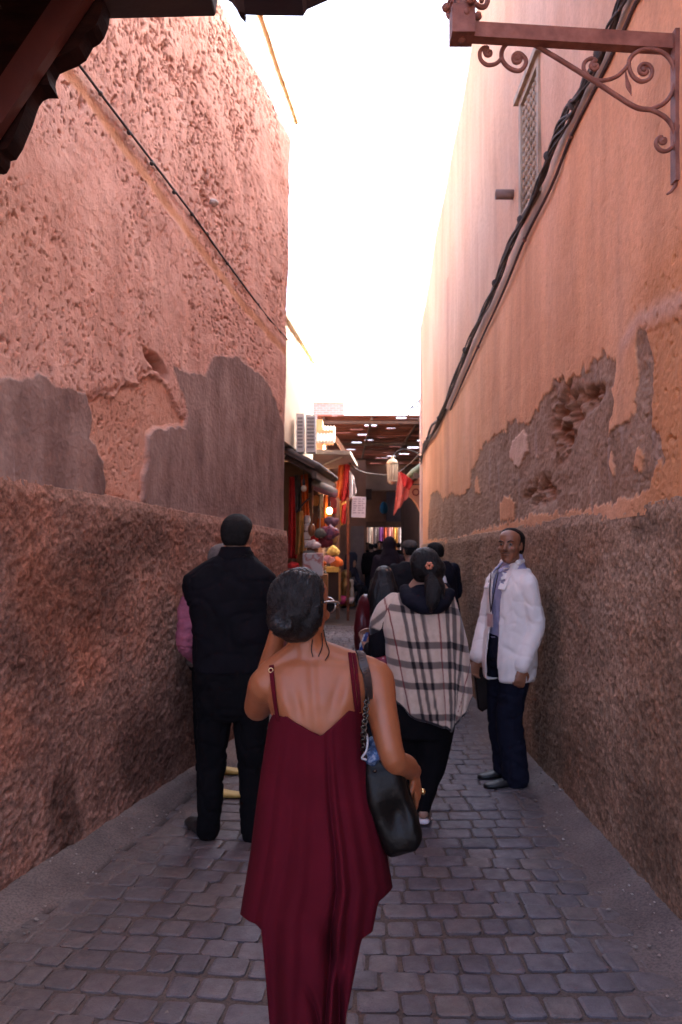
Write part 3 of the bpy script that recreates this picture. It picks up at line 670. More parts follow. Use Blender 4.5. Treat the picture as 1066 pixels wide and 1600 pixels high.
for k in range(5, len(fine), 11):
    b_ = B(); b_.ell(fine[k] + np.array((-.01, 0, 0)), (.03, .012, .036), 8, 6); b_.obj('tie', m_cab2, rc)
cd = empty('wall_conduit', PR(880, 235), 'dusty mauve conduit pipe running just under the cable bundle', 'pipe')
cp = [PR(x, y, .02) for x, y in [(1080, -160), (1020, -25), (1000, 5), (975, 60), (935, 140), (898, 212), (866, 292), (824, 374), (790, 456), (750, 542), (706, 640)]]
tube('pipe', cp, .011, mat=pm('mauve_conduit', [(.06, .034, .036), (.11, .066, .064)], 9., .9, .3), par=cd)
for k in (3, 5, 7, 9):
    b_ = B(); b_.ell(cp[k], (.018, .014, .022), 8, 6); b_.obj('clamp', m_iron, cd)
tw = empty('thin_wire', PR(670, 668), 'thin slack wires dropping from the cable bundle at the far end of the right wall', 'wire')
for k, w_ in enumerate(([(700, 640), (690, 655), (676, 668), (668, 700)], [(700, 640), (686, 668), (672, 690), (662, 712)])):
    tube('strand', [PR(x, y, .03) for x, y in w_], .02, mat=m_cab2, par=tw, n=5)

# ---- drain spout and the stone left in its hole
ds_ = empty('drain_spout', PR(803, 304), 'short grey drain spout sticking out of the right wall beside the window', 'drain spout')
q = PR(801, 304); b_ = B(); A = np.linspace(0, 2 * math.pi, 13)[:-1]
ringf = lambda x_, r_: [np.array((x_, q[1] + r_ * math.cos(a), q[2] + r_ * math.sin(a))) for a in A]
b_.loft([ringf(XR + .03, .04), ringf(XR - .14, .04), ringf(XR - .14, .031), ringf(XR - .05, .03)]); b_.obj('spout', pm('grey_pipe', [(.16, .095, .075), (.24, .15, .12)], 9., .7, .3), ds_, True)
st_ = B(); st_.ell(PL(330, 317, .01), (.05, .05, .025), 8, 6)
o = st_.obj('wall_stone', pm('pale_stone', [(.45, .36, .32), (.6, .5, .45)], 12., .8, .4)); tag(o, 'small pale stone wedged in a hole high in the left wall', 'stone')

# ---- canes along the roof edges on the left
m_cane = pm('yellow_cane', [(.4, .24, .09), (.55, .36, .15), (.62, .44, .22)], 14., .6, .3)
def cane(a, b, r, label):
    a = np.array(a); b = np.array(b); n = 9; P_ = []; R_ = []
    for k in range(n):
        f = k / (n - 1); w = np.array((0, 0, .012 * math.sin(f * 9)))
        for df, rr in ((-.012, 1.), (0, 1.25), (.012, 1.)):
            if 0 <= f + df <= 1: P_.append(a + (b - a) * (f + df) + w); R_.append(r * rr)
    bb_ = B(); bb_.limb(P_, R_, 8, 1); return tag(bb_.obj('cane', m_cane, None, True), label, 'cane', 'canes along the roof edges')
cane(P(396, -5, 6.3), P(463, 190, 8.1), .026, 'knotty yellow cane jutting along the top of the near left house')
# ------------------------------------------------------------------ people
def skinmat(name, c, dark=.8):
    m, nt, b = newmat(name); v = vecof(nt)
    cc = ramp(nt, noise(nt, v, 9., 5.), [(.3, tuple(x * dark for x in c)), (.7, c)])
    nt.links.new(cc, b.inputs['Base Color']); b.inputs['Roughness'].default_value = .48
    b.inputs['Subsurface Weight'].default_value = .12; b.inputs['Subsurface Radius'].default_value = (.012, .005, .003); b.inputs['Subsurface Scale'].default_value = .6
    bump(nt, b, noise(nt, v, 190., 3.), .12, .002); return m
def cloth(name, cols, scale=18., rough=.85, bmp=.35, weave=260., **k):
    return pm(name, cols, scale, rough, bmp, weave, .0025, spec=.12, **k)
def hairmat(name, c=(.004, .003, .0035), c2=(.012, .009, .0095)):
    m, nt, b = newmat(name); v = vecof(nt, (1, 1, 1))
    n = noise(nt, vecof(nt, (110, 110, 16)), 1., 4.)
    nt.links.new(ramp(nt, n, [(.3, c), (.75, c2)]), b.inputs['Base Color']); b.inputs['Roughness'].default_value = .5
    b.inputs['Specular IOR Level'].default_value = .35; bump(nt, b, n, .8, .004); return m
m_hair = hairmat('black_hair'); m_hair_short = pm('short_dark_hair', [(.004, .0035, .0035), (.011, .009, .009)], 60., .75, .8, 220., .004, spec=.2)
m_eye = pm('eye_white', [(.16, .13, .11)], 5., .6, 0, spec=.1); m_iris = pm('dark_iris', [(.012, .007, .005)], 5., .15, 0)
m_brow = pm('dark_eyebrow', [(.02, .012, .01)], 60., .8, .3)
up3 = np.array((0, 0, 1.))
def frame(f):
    f = np.array(f, float); f /= np.linalg.norm(f); r = np.cross(f, up3); r /= np.linalg.norm(r); u = np.cross(r, f)
    return np.stack([r, f, u], 1)                        # columns right, forward, up
HEADS = [(-.112, .020, .070, .036), (-.098, .038, .082, .0), (-.075, .050, .087, -.035), (-.045, .059, .090, -.058), (-.02, .065, .091, -.078), (.0, .0685, .090, -.09), (.02, .071, .090, -.096), (.045, .074, .090, -.099), (.07, .071, .082, -.095), (.09, .060, .063, -.08), (.105, .040, .036, -.054), (.113, .016, .006, -.022)]
def ovals(secs, c, M, s, n=20, e=2.2):
    A = np.linspace(0, 2 * math.pi, n + 1)[:-1]; out = []
    for z, hw, yf, yb in secs:
        ca, sa = np.cos(A), np.sin(A)
        X = hw * np.sign(ca) * np.abs(ca) ** (2 / e); Yc = (yf + yb) / 2 + (yf - yb) / 2 * np.sign(sa) * np.abs(sa) ** (2 / e)
        out.append(c + s * (np.stack([X, Yc, np.full(n, z)], 1) @ M.T))
    return out
def head(b, c, f, s=1., detail=True):
    M = frame(f); c = np.array(c, float); g = lambda x, y, z: c + s * (M @ np.array((x, y, z)))
    b.loft(ovals(HEADS, c, M, s))
    b.limb([g(0, .086, .022), g(0, .098, .004), g(0, .112, -.022)], [.007 * s, .0085 * s, .0125 * s], 8, 2)
    for k in (-1, 1):
        b.ell(g(k * .011, .1, -.026), (.009 * s, .012 * s, .008 * s), 8, 6, M)
        b.ell(g(k * .032, .080, .027), (.024 * s, .013 * s, .008 * s), 8, 6, M)          # brow
        b.ell(g(k * .043, .068, -.020), (.020 * s, .022 * s, .018 * s), 8, 6, M)         # cheek
        b.ell(g(k * .0745, -.008, -.004), (.009 * s, .019 * s, .032 * s), 8, 6, M)       # ear
        b.ell(g(k * .008, .088, -.056), (.014 * s, .010 * s, .005 * s), 8, 6, M)
    b.ell(g(0, .087, -.067), (.020 * s, .010 * s, .0065 * s), 8, 6, M); b.ell(g(0, .078, -.093), (.020 * s, .014 * s, .014 * s), 8, 6, M)
    return M, g
def face(root, c, f, s=1.):
    M = frame(f); c = np.array(c, float); g = lambda x, y, z: c + s * (M @ np.array((x, y, z)))
    for k in (-1, 1):
        b = B(); b.ell(g(k * .031, .0805, .010), (.0125 * s, .0125 * s, .0085 * s), 12, 8, M); e = b.obj('eye', m_eye, root, True)
        b = B(); b.ell(g(k * .031, .0885, .010), (.0062 * s, .0055 * s, .0062 * s), 10, 6, M); b.obj('iris', m_iris, e, True)
        b = B(); b.limb([g(k * .014, .0935, .026), g(k * .033, .094, .033), g(k * .052, .080, .027)], [.004 * s, .005 * s, .002 * s], 6, 3); b.obj('eyebrow', m_brow, root, True)
def hand(b, w, dirv, palm, s=1., curl=.5, thumb=1, spread=1.):
    """w wrist, dirv towards the fingertips, palm the way the palm faces, thumb +1/-1 the side it leaves"""
    d = np.array(dirv, float); d /= np.linalg.norm(d); p = np.array(palm, float); p -= d * (p @ d); p /= np.linalg.norm(p); a = np.cross(d, p) * thumb
    w = np.array(w, float); rings = []; A = np.linspace(0, 2 * math.pi, 13)[:-1]
    for t, hw, hd in ((-.02, .024, .019), (.0, .024, .018), (.03, .034, .017), (.06, .041, .015), (.085, .042, .013), (.094, .036, .009)):
        rings.append([w + s * (d * t + a * hw * math.cos(q) + p * hd * math.sin(q)) for q in A])
    b.loft(rings)
    for k, (off, ln) in enumerate(((.031, .070), (.0105, .080), (-.0105, .074), (-.031, .058))):
        q = w + s * (d * .075 + a * off); ang = 0.; pts = [q]; dd = d + a * off * 2.2 * spread; dd /= np.linalg.norm(dd)
        q = q + dd * .014 * s; pts.append(q)
        for j, fr in enumerate((.44, .32, .24)):
            ang += curl * (.75, .95, .7)[j] * (1 + .12 * (k - 1)); v = dd * math.cos(ang) + p * math.sin(ang); q = q + v * ln * fr * s; pts.append(q)
        b.limb(pts, [.0095 * s, .0094 * s, .0088 * s, .0078 * s, .0062 * s], 8, 2)
    q = w + s * (d * .022 + a * .028); t1 = d * .55 + a * .75 + p * .25; t2 = d * .85 + a * .35 + p * (.3 + .4 * curl)
    t1 /= np.linalg.norm(t1); t2 /= np.linalg.norm(t2)
    b.limb([q, q + t1 * .034 * s, q + t1 * .034 * s + t2 * .03 * s, q + t1 * .034 * s + t2 * .054 * s], [.0125 * s, .0115 * s, .0098 * s, .007 * s], 8, 2)
def pxloft(b, rows, d, e=2.4, n=28, yo=0.):
    A = np.linspace(0, 2 * math.pi, n + 1)[:-1]; ca, sa = np.cos(A), np.sin(A)
    cx = np.sign(ca) * np.abs(ca) ** (2 / e); cy = np.sign(sa) * np.abs(sa) ** (2 / e); out = []
    for r in rows:
        y, xl, xr, hd = r[:4]; off = r[4] if len(r) > 4 else 0.
        l = P(xl, y, d); q = P(xr, y, d); c = (l + q) / 2; hw = (q[0] - l[0]) / 2
        out.append(np.stack([c[0] + hw * cx, c[1] + yo + off + hd * cy, np.full(n, c[2])], 1))
    b.loft(out)
def folds(V, N, amp, f=(14, 14, 5), seed=0, ridge=True, w=None):
    n = fbm(V * np.array(f) + .35 * np.stack([fbm(V * 5, 2, seed + 50 + k) for k in range(3)], 1) * 3, 3, seed)
    if ridge: n = 1 - 2 * np.abs(n) ** .8
    k = amp * n if w is None else amp * n * w
    return V + N * k[:, None]
def creased(V, N, amp=.005, f=(5, 5, 9), seed=0, w=.09):
    n = fbm(V * np.array(f) + .5 * np.stack([fbm(V * 4, 2, seed + 60 + k) for k in range(3)], 1), 2, seed); n2_ = fbm(V * np.array(f) * 1.7, 2, seed + 9)
    return V - N * (amp * np.exp(-(n / w) ** 2) + .6 * amp * np.exp(-(n2_ / (w * .8)) ** 2))[:, None] + N * (amp * .5 * n)[:, None]
def skinned(b, name, mat, parent, voxel, smooth=4, fold=0., f=(14, 14, 5), seed=0, post=None):
    V, Q, N = b.remesh(voxel, smooth)
    if fold: V = folds(V, N, fold, f, seed)
    if post is not None: V = post(V, N)
    o = obj(name, V, Q, mat, parent, True); return o
def band(pts, nrm, w, t):
    """a flat strap lying along pts with its face turned along the normals"""
    p = resamp(np.array(pts, float), 4); n = resamp(np.array(nrm, float), 4); T = np.gradient(p, axis=0); b = B(); rings = []
    for k in range(len(p)):
        tt = T[k] / np.linalg.norm(T[k]); nn = n[k] - tt * (n[k] @ tt); nn /= np.linalg.norm(nn); s = np.cross(tt, nn)
        rings.append([p[k] + s * w * x + nn * t * y for x, y in ((-1, 0), (-.9, 1), (.9, 1), (1, 0), (.9, -.6), (-.9, -.6))])
    return b.loft(rings)
def shoe(b, heel, toe, w=.042, h=.065, zup=0.):
    heel = np.array(heel, float); toe = np.array(toe, float); t = toe - heel; L = np.linalg.norm(t[:2]); u = np.array((t[0], t[1], 0)) / L; r = np.array((u[1], -u[0], 0)); dz = t[2]
    rings = []; A = np.linspace(0, 2 * math.pi, 15)[:-1]
    for f, ww, hh in ((0, .4, .55), (.03, .75, .95), (.12, .88, 1.05), (.28, .9, 1.0), (.45, .92, .78), (.62, 1.08, .58), (.8, 1.0, .48), (.93, .68, .40), (1., .25, .3)):
        c = heel + u * L * f + np.array((0, 0, dz * f)); ring = []
        for q in A:
            zz = math.sin(q); ring.append(c + r * w * ww * math.copysign(abs(math.cos(q)) ** .8, math.cos(q)) + np.array((0, 0, h * hh * (.5 + .5 * math.copysign(abs(zz) ** .7, zz)))))
        rings.append(ring)
    b.loft(rings)

# ---- a standing figure by joints: facing f, height H; every joint may be overridden
def joints(x, y, f, H, **ov):
    M = frame((f[0], f[1], 0)); k = H / 1.75; o = np.array((x, y, 0.))
    L = dict(hipL=(-.095, 0, .93), hipR=(.095, 0, .93), kneeL=(-.10, .015, .50), kneeR=(.10, .015, .50), ankL=(-.10, -.03, .085), ankR=(.10, -.03, .085),
             toeL=(-.125, .19, 0), toeR=(.125, .19, 0), shL=(-.185, 0, 1.425), shR=(.185, 0, 1.425), elL=(-.235, -.03, 1.13), elR=(.235, -.03, 1.13),
             wrL=(-.235, .06, .88), wrR=(.235, .06, .88), neck=(0, -.015, 1.48), head=(0, .02, 1.637), pel=(0, 0, .93), chest=(0, -.01, 1.30))
    L.update(ov); J = {a: o + k * (M @ np.array(v, float)) for a, v in L.items()}
    J['M'] = M; J['k'] = k; J['o'] = o; return J
TORSO = [(.83, .13, .09), (.90, .172, .112), (.97, .168, .112), (1.08, .148, .10), (1.22, .16, .108), (1.34, .178, .115), (1.42, .172, .10), (1.47, .11, .075), (1.50, .07, .06)]
def torso(b, J, secs=TORSO, gx=1., gy=1., add=0., belly=0., lean=(0, 0)):
    k, M, o = J['k'], J['M'], J['o']; A = np.linspace(0, 2 * math.pi, 25)[:-1]; rings = []
    ca = np.sign(np.cos(A)) * np.abs(np.cos(A)) ** .85; sa = np.sign(np.sin(A)) * np.abs(np.sin(A)) ** .85
    for z, hw, hd in secs:
        t = np.clip((z - .93) / .55, -.2, 1.1); bb = belly * math.exp(-((z - 1.08) / .14) ** 2)
        c = (J['neck'] - J['pel']); c = J['pel'] + c * t; c = np.array((c[0], c[1], z * k))
        rings.append(c + (k * (np.stack([(hw * gx + add) * ca, (hd * gy + add + bb) * sa + bb * .6, np.zeros(24)], 1))) @ M.T)
    b.loft(rings)
def body(J, f_head, girth=1., hs=1., voxel=.012, hands=((0, 0, -1), (0, 0, -1)), palms=None, curl=.6, sm=4):
    b = B(); k = J['k']; M = J['M']; torso(b, J, gx=girth, gy=girth)
    b.limb([J['neck'] - up3 * .03 * k, (J['neck'] + J['head']) / 2 - up3 * .02 * k, J['head'] - up3 * .05 * k], [.062 * k, .056 * k, .055 * k], 14, 2)
    head(b, J['head'], f_head, hs)
    for s, i in (('L', 0), ('R', 1)):
        b.limb([J['sh' + s], J['el' + s], J['wr' + s]], [.052 * k * girth, .04 * k * girth, .027 * k], 12, 4)
        pv = palms[i] if palms else M @ np.array((1. if s == 'L' else -1., 0, 0))
        hand(b, J['wr' + s], hands[i], pv, k, curl, 1 if s == 'L' else -1)
        b.limb([J['hip' + s], J['knee' + s], J['ank' + s]], [.085 * k * girth, .058 * k, .04 * k], 12, 4)
        hl = J['ank' + s].copy(); hl[2] = J['toe' + s][2] * 0 + max(0.012, J['ank' + s][2] - .075 * k); shoe(b, hl - M @ np.array((0, .05 * k, 0)), J['toe' + s] - M @ np.array((0, .01, 0)) + up3 * .012, .036 * k, .055 * k)
    return b
def trousers(J, girth=1., w=(.10, .078, .07), hem=.075):
    b = B(); k = J['k']; torso(b, J, [(.82, .12, .1), (.88, .165, .118), (.95, .178, .122), (1.04, .165, .114)], girth, girth, .01)
    for s in 'LR':
        a = J['ank' + s].copy(); a[2] -= .02 * k
        b.limb([J['hip' + s] - up3 * .03, J['knee' + s], (J['knee' + s] * .4 + a * .6), a], [w[0] * k * girth, w[1] * k, w[2] * k, hem * k], 14, 4)
    return b
def shoes(J, w=.046, h=.075):
    out = []
    for s in 'LR':
        b = B(); k = J['k']; hl = J['ank' + s].copy(); hl[2] = max(0, J['ank' + s][2] - .085 * k)
        shoe(b, hl - J['M'] @ np.array((0, .06 * k, 0)), J['toe' + s] + J['M'] @ np.array((0, .02, 0)), w * k, h * k); out.append(b)
    return out
def jacket(J, girth=1., add=.022, hem=.86, sleeve=(.07, .062, .05), belly=0., secs=None, cuff=1.0):
    b = B(); k = J['k']
    S = secs or [(hem, .178, .118), (hem + .05, .182, .122), (1.0, .176, .12), (1.1, .165, .112), (1.22, .17, .112), (1.34, .183, .118), (1.42, .178, .104), (1.475, .12, .08), (1.51, .078, .07)]
    torso(b, J, S, girth, girth, add, belly)
    for s in 'LR':
        e = J['el' + s] + (J['wr' + s] - J['el' + s]) * cuff
        b.limb([J['sh' + s] - up3 * .005, (J['sh' + s] + J['el' + s]) / 2, J['el' + s], (J['el' + s] + e) / 2, e], [sleeve[0] * k * 1.02, sleeve[0] * k, sleeve[1] * k, sleeve[1] * k * .95, sleeve[2] * k], 14, 3)
    return b
HAIR = [(-.075, .045, -.045, -.07), (-.055, .061, -.035, -.085), (-.02, .072, -.012, -.101), (.01, .077, .0, -.107), (.035, .079, .025, -.110), (.06, .0775, .070, -.108), (.085, .068, .073, -.095), (.105, .052, .05, -.07), (.119, .028, .018, -.035), (.1225, .01, .0, -.015)]
def hair(root, c, f, s=1., mat=None, secs=HAIR, extra=None, voxel=.007, fold=.0025, seed=3, ff=(60, 60, 14), name='hair', e=3.):
    b = B(); M = frame(f); b.loft(ovals(secs, np.array(c, float), M, s, 24, e))
    if extra: extra(b, M, lambda x, y, z: np.array(c) + s * (M @ np.array((x, y, z))))
    return skinned(b, name, mat or m_hair, root, voxel, 3, fold, ff, seed)

# ================================================================== the woman in the burgundy dress
D1 = 2.1
skin1 = skinmat('tanned_skin', (.30, .098, .038), .8)
wo1 = empty('person', (-.08, D1, 0), 'woman from behind in a long burgundy strappy dress, dark hair pinned up', 'person')
b = B()
pxloft(b, [(1016, 456, 522, .052, .01), (1026, 446, 540, .055, .01), (1036, 428, 566, .06), (1050, 412, 586, .072), (1068, 412, 588, .085), (1090, 418, 582, .094), (1115, 425, 572, .098), (1150, 429, 566, .098), (1200, 430, 566, .094), (1240, 424, 574, .1), (1290, 414, 584, .115), (1330, 418, 580, .115), (1372, 426, 572, .09)], D1, 2.3)
b.limb([P(486, 1046, D1 + .01), P(482, 1018, D1 + .01), P(478, 985, D1 + .015), P(476, 965, D1 + .02)], [.068, .053, .05, .05], 16, 3)
f1 = (.42, .9, -.05); c1 = P(472, 951, D1 + .01)
head(b, c1, f1, .9)
# trapezius, shoulder blades
for k, (x0, y0, x1, y1) in enumerate(((470, 1010, 420, 1046), (492, 1010, 580, 1040))): b.limb([P(x0, y0 + 6, D1), P((x0 + x1) / 2, (y0 + y1) / 2 + 7, D1), P(x1, y1 + 7, D1)], [.035, .036, .036], 12, 3)

# right arm hangs over the bag, left arm is raised to the face
sR, eR, wR = P(588, 1062, D1), P(614, 1184, D1 - .06), P(646, 1205, D1 + .06)
b.limb([P(574, 1056, D1), sR, P(598, 1115, D1 - .03), eR, (eR + wR) / 2 + np.array((.004, 0, -.004)), wR], [.048, .05, .041, .0345, .034, .024], 16, 4)
hand(b, wR, (.12, .16, -.6), (-.9, .25, -.1), .88, .5, -1)
sL, eL, wL = P(416, 1070, D1), P(403, 1104, D1 + .13), P(434, 988, D1 + .12)
b.limb([P(428, 1062, D1), sL, P(409, 1090, D1 + .06), eL, P(421, 1045, D1 + .15), wL], [.046, .049, .045, .038, .034, .025], 16, 4)
hand(b, wL, (-.18, -.02, .9), (.9, .35, .1), .86, .25, 1)
for s, xx, yk in ((-1, 470, .0), (1, 515, .12)):
    b.limb([P(xx - s * 0, 1340, D1), P(xx, 1540, D1 + yk + .04), P(xx, 1735, D1 + yk * 1.5 - .03)], [.085, .055, .036], 14, 4)
    a_ = P(xx, 1735, D1 + yk * 1.5 - .03); shoe(b, (a_[0], a_[1] - .05, .015), (a_[0] + .02 * s, a_[1] + .16, .015), .034, .05)
def back(V, N):
    zz = V[:, 2]; xs_ = np.interp(zz, [P(0, 1150, D1)[2], P(0, 1030, D1)[2]], [P(499, 0, D1)[0], P(488, 0, D1)[0]])
    k = np.exp(-((V[:, 0] - xs_) / .014) ** 2) * (V[:, 1] < D1 - .03) * sstep(P(0, 1230, D1)[2], P(0, 1160, D1)[2], zz) * sstep(P(0, 1000, D1)[2], P(0, 1040, D1)[2], zz)
    bk = V[:, 1] < D1 - .02; sc_ = np.zeros(len(V))
    for px_, py_, sg in ((450, 1088, 1), (540, 1080, -1)):
        q = P(px_, py_, D1); dx = (V[:, 0] - q[0]) * sg; dz = zz - q[2]; dx = dx + .25 * dz
        sc_ += .010 * np.exp(-(np.where(dx > 0, dx / .016, dx / .045)) ** 2 - (dz / .055) ** 2) - .004 * np.exp(-((dx - .03) / .014) ** 2 - ((dz + .005) / .045) ** 2)
    return V - N * (.0055 * k)[:, None] + N * (sc_ * bk)[:, None]
body1 = skinned(b, 'body', skin1, wo1, .0048, 5, post=back)
bv = BVHTree.FromPolygons([tuple(v.co + Vector(ORI['person'])) for v in body1.data.vertices], [tuple(p.vertices) for p in body1.data.polygons])
def onbody_n(px, py, off=.003, bvh=bv):
    o = Vector((0, 0, CAMZ)); t = Vector(P(px, py, 2.)) - o; h = bvh.ray_cast(o, t.normalized(), 6.)
    return (np.array(h[0] + h[1] * off), np.array(h[1])) if h[0] is not None else (P(px, py, D1), np.array((0, -.3, 1.)))
def onbody(px, py, off=.003, bvh=bv):
    o = Vector((0, 0, CAMZ)); t = Vector(P(px, py, 2.)) - o; h = bvh.ray_cast(o, t.normalized(), 6.)
    return np.array(h[0] + h[1] * off) if h[0] is not None else P(px, py, D1)
# hair: a low twisted roll
def updo(b, M, g):
    b.ell(P(449, 972, D1 - .085), (.052, .042, .05), 14, 10); b.ell(P(465, 984, D1 - .065), (.046, .038, .032), 14, 10); b.ell(P(470, 938, D1 - .07), (.062, .045, .06), 14, 10)
    for pts, r in (([(430, 950), (440, 918), (462, 905), (482, 915), (484, 935)], .021), ([(496, 928), (486, 910), (470, 912), (462, 935), (470, 958)], .02), ([(492, 952), (486, 974), (470, 989), (450, 993), (434, 978)], .021),
                   ([(434, 978), (430, 962), (440, 950), (458, 952), (464, 968), (452, 982)], .018), ([(497, 938), (492, 958), (482, 972), (470, 972)], .02), ([(436, 930), (452, 926), (470, 934), (476, 950), (468, 964)], .018)):
        q = []
        for i, (x, y) in enumerate(pts):
            rx = (x - 471) / 52; ry = (y - 945) / 62; q.append(P(x, y, D1 - .112 + .075 * (rx * rx + ry * ry)))
        b.limb(q, [r * .8] + [r] * (len(q) - 2) + [r * .7], 10, 4)
HAIR1 = [(z, hw * 1.03, yf, yb * 1.06) for z, hw, yf, yb in HAIR]
def strand(V, N):
    q = np.stack([(V[:, 0] + .11) * 120, V[:, 1] * 40, (V[:, 2] - 1.45) * 34 + 22 * (V[:, 0] + .11)], 1)
    c_ = P(456, 964, D1); dx = (V[:, 0] - c_[0]) / .05; dz = (V[:, 2] - c_[2]) / .05; r = np.sqrt(dx * dx + dz * dz) + .08; a = np.arctan2(dz, dx)
    bk = sstep(D1 - .02, D1 - .07, V[:, 1]); sw = np.cos(2 * (a + 1.5 * np.log(r)) + .8 * fbm(V * 18, 2, 8)); sw = np.sign(sw) * np.abs(sw) ** .7
    return V + N * (.0022 * fbm(q, 2, 5) + .0042 * sw * bk * sstep(.1, .5, r))[:, None]
b = B(); M1 = frame(f1); b.loft(ovals([(-.085, .024, -.05, -.07), (-.06, .042, -.035, -.085), (-.025, .060, -.014, -.1), (.01, .070, .0, -.112), (.035, .0745, .022, -.116), (.06, .073, .06, -.113), (.085, .062, .06, -.097), (.105, .043, .04, -.07), (.118, .022, .014, -.035), (.122, .008, .0, -.015)], c1, M1, .94)); updo(b, M1, None)
hr1 = skinned(b, 'hair', m_hair, wo1, .0045, 3, post=strand)
hb_ = BVHTree.FromPolygons([tuple(v.co + Vector(ORI[wo1.name])) for v in hr1.data.vertices], [tuple(p.vertices) for p in hr1.data.polygons])
def strands(par, bvh, starts, aim, n, r, mat, off=.0015, seed=1, sw=.25, keep=lambda p: True):
    """single hairs laid over the hair's surface, each swept towards aim"""
    g = np.random.default_rng(seed); V = []; F = []
    for i in range(n):
        p = Vector(starts(g)); h = bvh.find_nearest(p); path = []; a_ = Vector(aim(g)); st = (a_ - h[0]).length / 9
        q = h[0]; tw = g.normal(0, sw)
        for k in range(int(5 + g.integers(5))):
            hh = bvh.find_nearest(q); path.append(np.array(hh[0] + hh[1] * (off + abs(g.normal(0, .0008)))))
            t = (a_ - hh[0]); t.normalize(); s_ = hh[1].cross(t); q = hh[0] + (t + s_ * tw) * st; tw *= .85
        if len(path) < 3 or not keep(path[0]): continue
        b = B(); b.limb(path, [r] * (len(path) - 1) + [r * .4], 4, 2, caps=False); o_ = len(V); V += b.V; F += [tuple(j + o_ for j in f) for f in b.F]
    o = obj('hair_strands', V, F, mat, par, True); o['kind'] = 'stuff'; return o
m_hstr = hairmat('hair_sheen', (.004, .003, .0032), (.014, .0105, .011))
strands(hr1, hb_, lambda g: P(g.uniform(424, 518), g.uniform(888, 985), D1 - .12 + g.uniform(0, .1)), lambda g: P(452 + g.normal(0, 8), 966 + g.normal(0, 8), D1 - .13), 900, .0009, m_hstr, seed=3)
strands(hr1, hb_, lambda g: P(g.uniform(424, 518), g.uniform(888, 960), D1 - .1 + g.uniform(0, .1)), lambda g: P(480 + g.normal(0, 12), 985, D1 - .1), 350, .0009, m_hstr, seed=4, off=.003)
for k, pts in enumerate(([(503, 985), (508, 1005), (514, 1020), (508, 1034)], [(500, 990), (503, 1010), (498, 1026)], [(488, 1000), (486, 1014), (489, 1026)])):
    b = B(); b.limb([P(x, y, D1 - .06 - .02 * k) if False else onbody(x, y, .006) for x, y in pts], [.0014] * len(pts), 5, 4); b.obj('loose_strand', m_hair, hr1, True)
# glasses
g1 = lambda x, y, z: c1 + .9 * (M1 @ np.array((x, y, z)))
b = B()
for k in (-1, 1): b.limb([g1(k * .079, -.005, .022), g1(k * .081, .05, .022), g1(k * .074, .104, .018)], [.003, .0035, .004], 8, 2)
for k in (-1, 1):
    A_ = np.linspace(0, 2 * math.pi, 17); b.limb([g1(k * .037 + .030 * math.cos(a), .108 - .012 * abs(math.cos(a) if math.cos(a) * k > 0 else 0), .008 + .024 * math.sin(a)) for a in A_], [.0034] * 17, 6, 1)
b.limb([g1(-.01, .113, .016), g1(.01, .113, .016)], [.003, .003], 6, 1)
gl = b.obj('glasses', pm('silver_frame', [(.5, .48, .46)], 8., .25, 0, metal=.9), wo1, True)
for k in (-1, 1):
    b = B(); b.ell(g1(k * .037, .105, .008), (.029, .003, .023), 14, 8, M1); b.obj('lens', pm('dark_lens', [(.012, .012, .014)], 4., .08, 0), gl, True)
# the dress
m_dress = cloth('burgundy_cotton', [(.058, .0024, .007), (.08, .0036, .0105)], 6., .9, .25, 300.)
NT_, NR_ = 360, 260
th = np.linspace(-math.pi, math.pi, NT_ + 1)[:-1]; yr = np.linspace(1086, 1775, NR_)
TH, YR = np.meshgrid(th, yr, indexing='ij'); u = np.sin(TH); cb = np.cos(TH)           # cb>0 is her back
ub = np.sign(u) * np.abs(u) ** .9
ytop = np.where(cb > 0, np.interp(u, [-1, -.97, -.86, -.45, .0, .05, .1, .55, .82, .93, 1], [1132, 1122, 1107, 1128, 1147, 1150, 1148, 1114, 1088, 1102, 1122]), np.interp(u, [-1, -.6, 0, .6, 1], [1130, 1095, 1115, 1092, 1122]))
yhem = np.where(cb > 0, np.interp(u, [-1, -.68, -.64, .585, .60, .66, .80, .81, .83, 1.], [1428, 1452, 1775, 1775, 1600, 1470, 1455, 1412, 1408, 1386]), np.interp(u, [-1, -.9, -.62, -.6, .6, .64, .82, 1], [1428, 1430, 1446, 1770, 1770, 1465, 1405, 1386]))
Yc = np.clip(YR, ytop, yhem)
xl = np.interp(Yc, [1086, 1110, 1150, 1200, 1250, 1330, 1390, 1440, 1600, 1790], [424, 423, 417, 409, 402, 392, 382, 374, 395, 410])
xr = np.interp(Yc, [1086, 1110, 1150, 1200, 1250, 1330, 1390, 1440, 1600, 1790], [570, 573, 573, 579, 587, 604, 614, 606, 571, 562])
hd = np.interp(Yc, [1086, 1120, 1160, 1250, 1330, 1440, 1600, 1790], [.1, .108, .108, .118, .145, .18, .19, .19])
am = np.interp(Yc, [1086, 1140, 1200, 1300, 1450, 1600, 1790], [.0, .002, .006, .012, .019, .022, .024])
fx = np.zeros_like(u)
for c0, w_, a_, dr in ((.20, .045, 1.6, .05), (.36, .06, .6, .14), (-.40, .10, .8, -.16), (-.72, .06, .6, -.10), (.62, .08, .5, .10), (.82, .05, .5, .03), (-.06, .09, .35, -.10)):
    cc = c0 + dr * (Yc - 1300) / 300; fx -= a_ * np.exp(-((u - cc) / w_) ** 2); fx += .55 * a_ * np.exp(-((u - cc - w_ * 2.1) / (w_ * 1.1)) ** 2)
fx += .5 * fbm(np.stack([u * 2.6 + cb, Yc * .004, u * 0], -1).reshape(-1, 3), 2, 11).reshape(u.shape)
dg = (u - np.interp(Yc, [1440, 1600, 1780], [.12, .5, .62])); lw = sstep(1420, 1500, Yc)
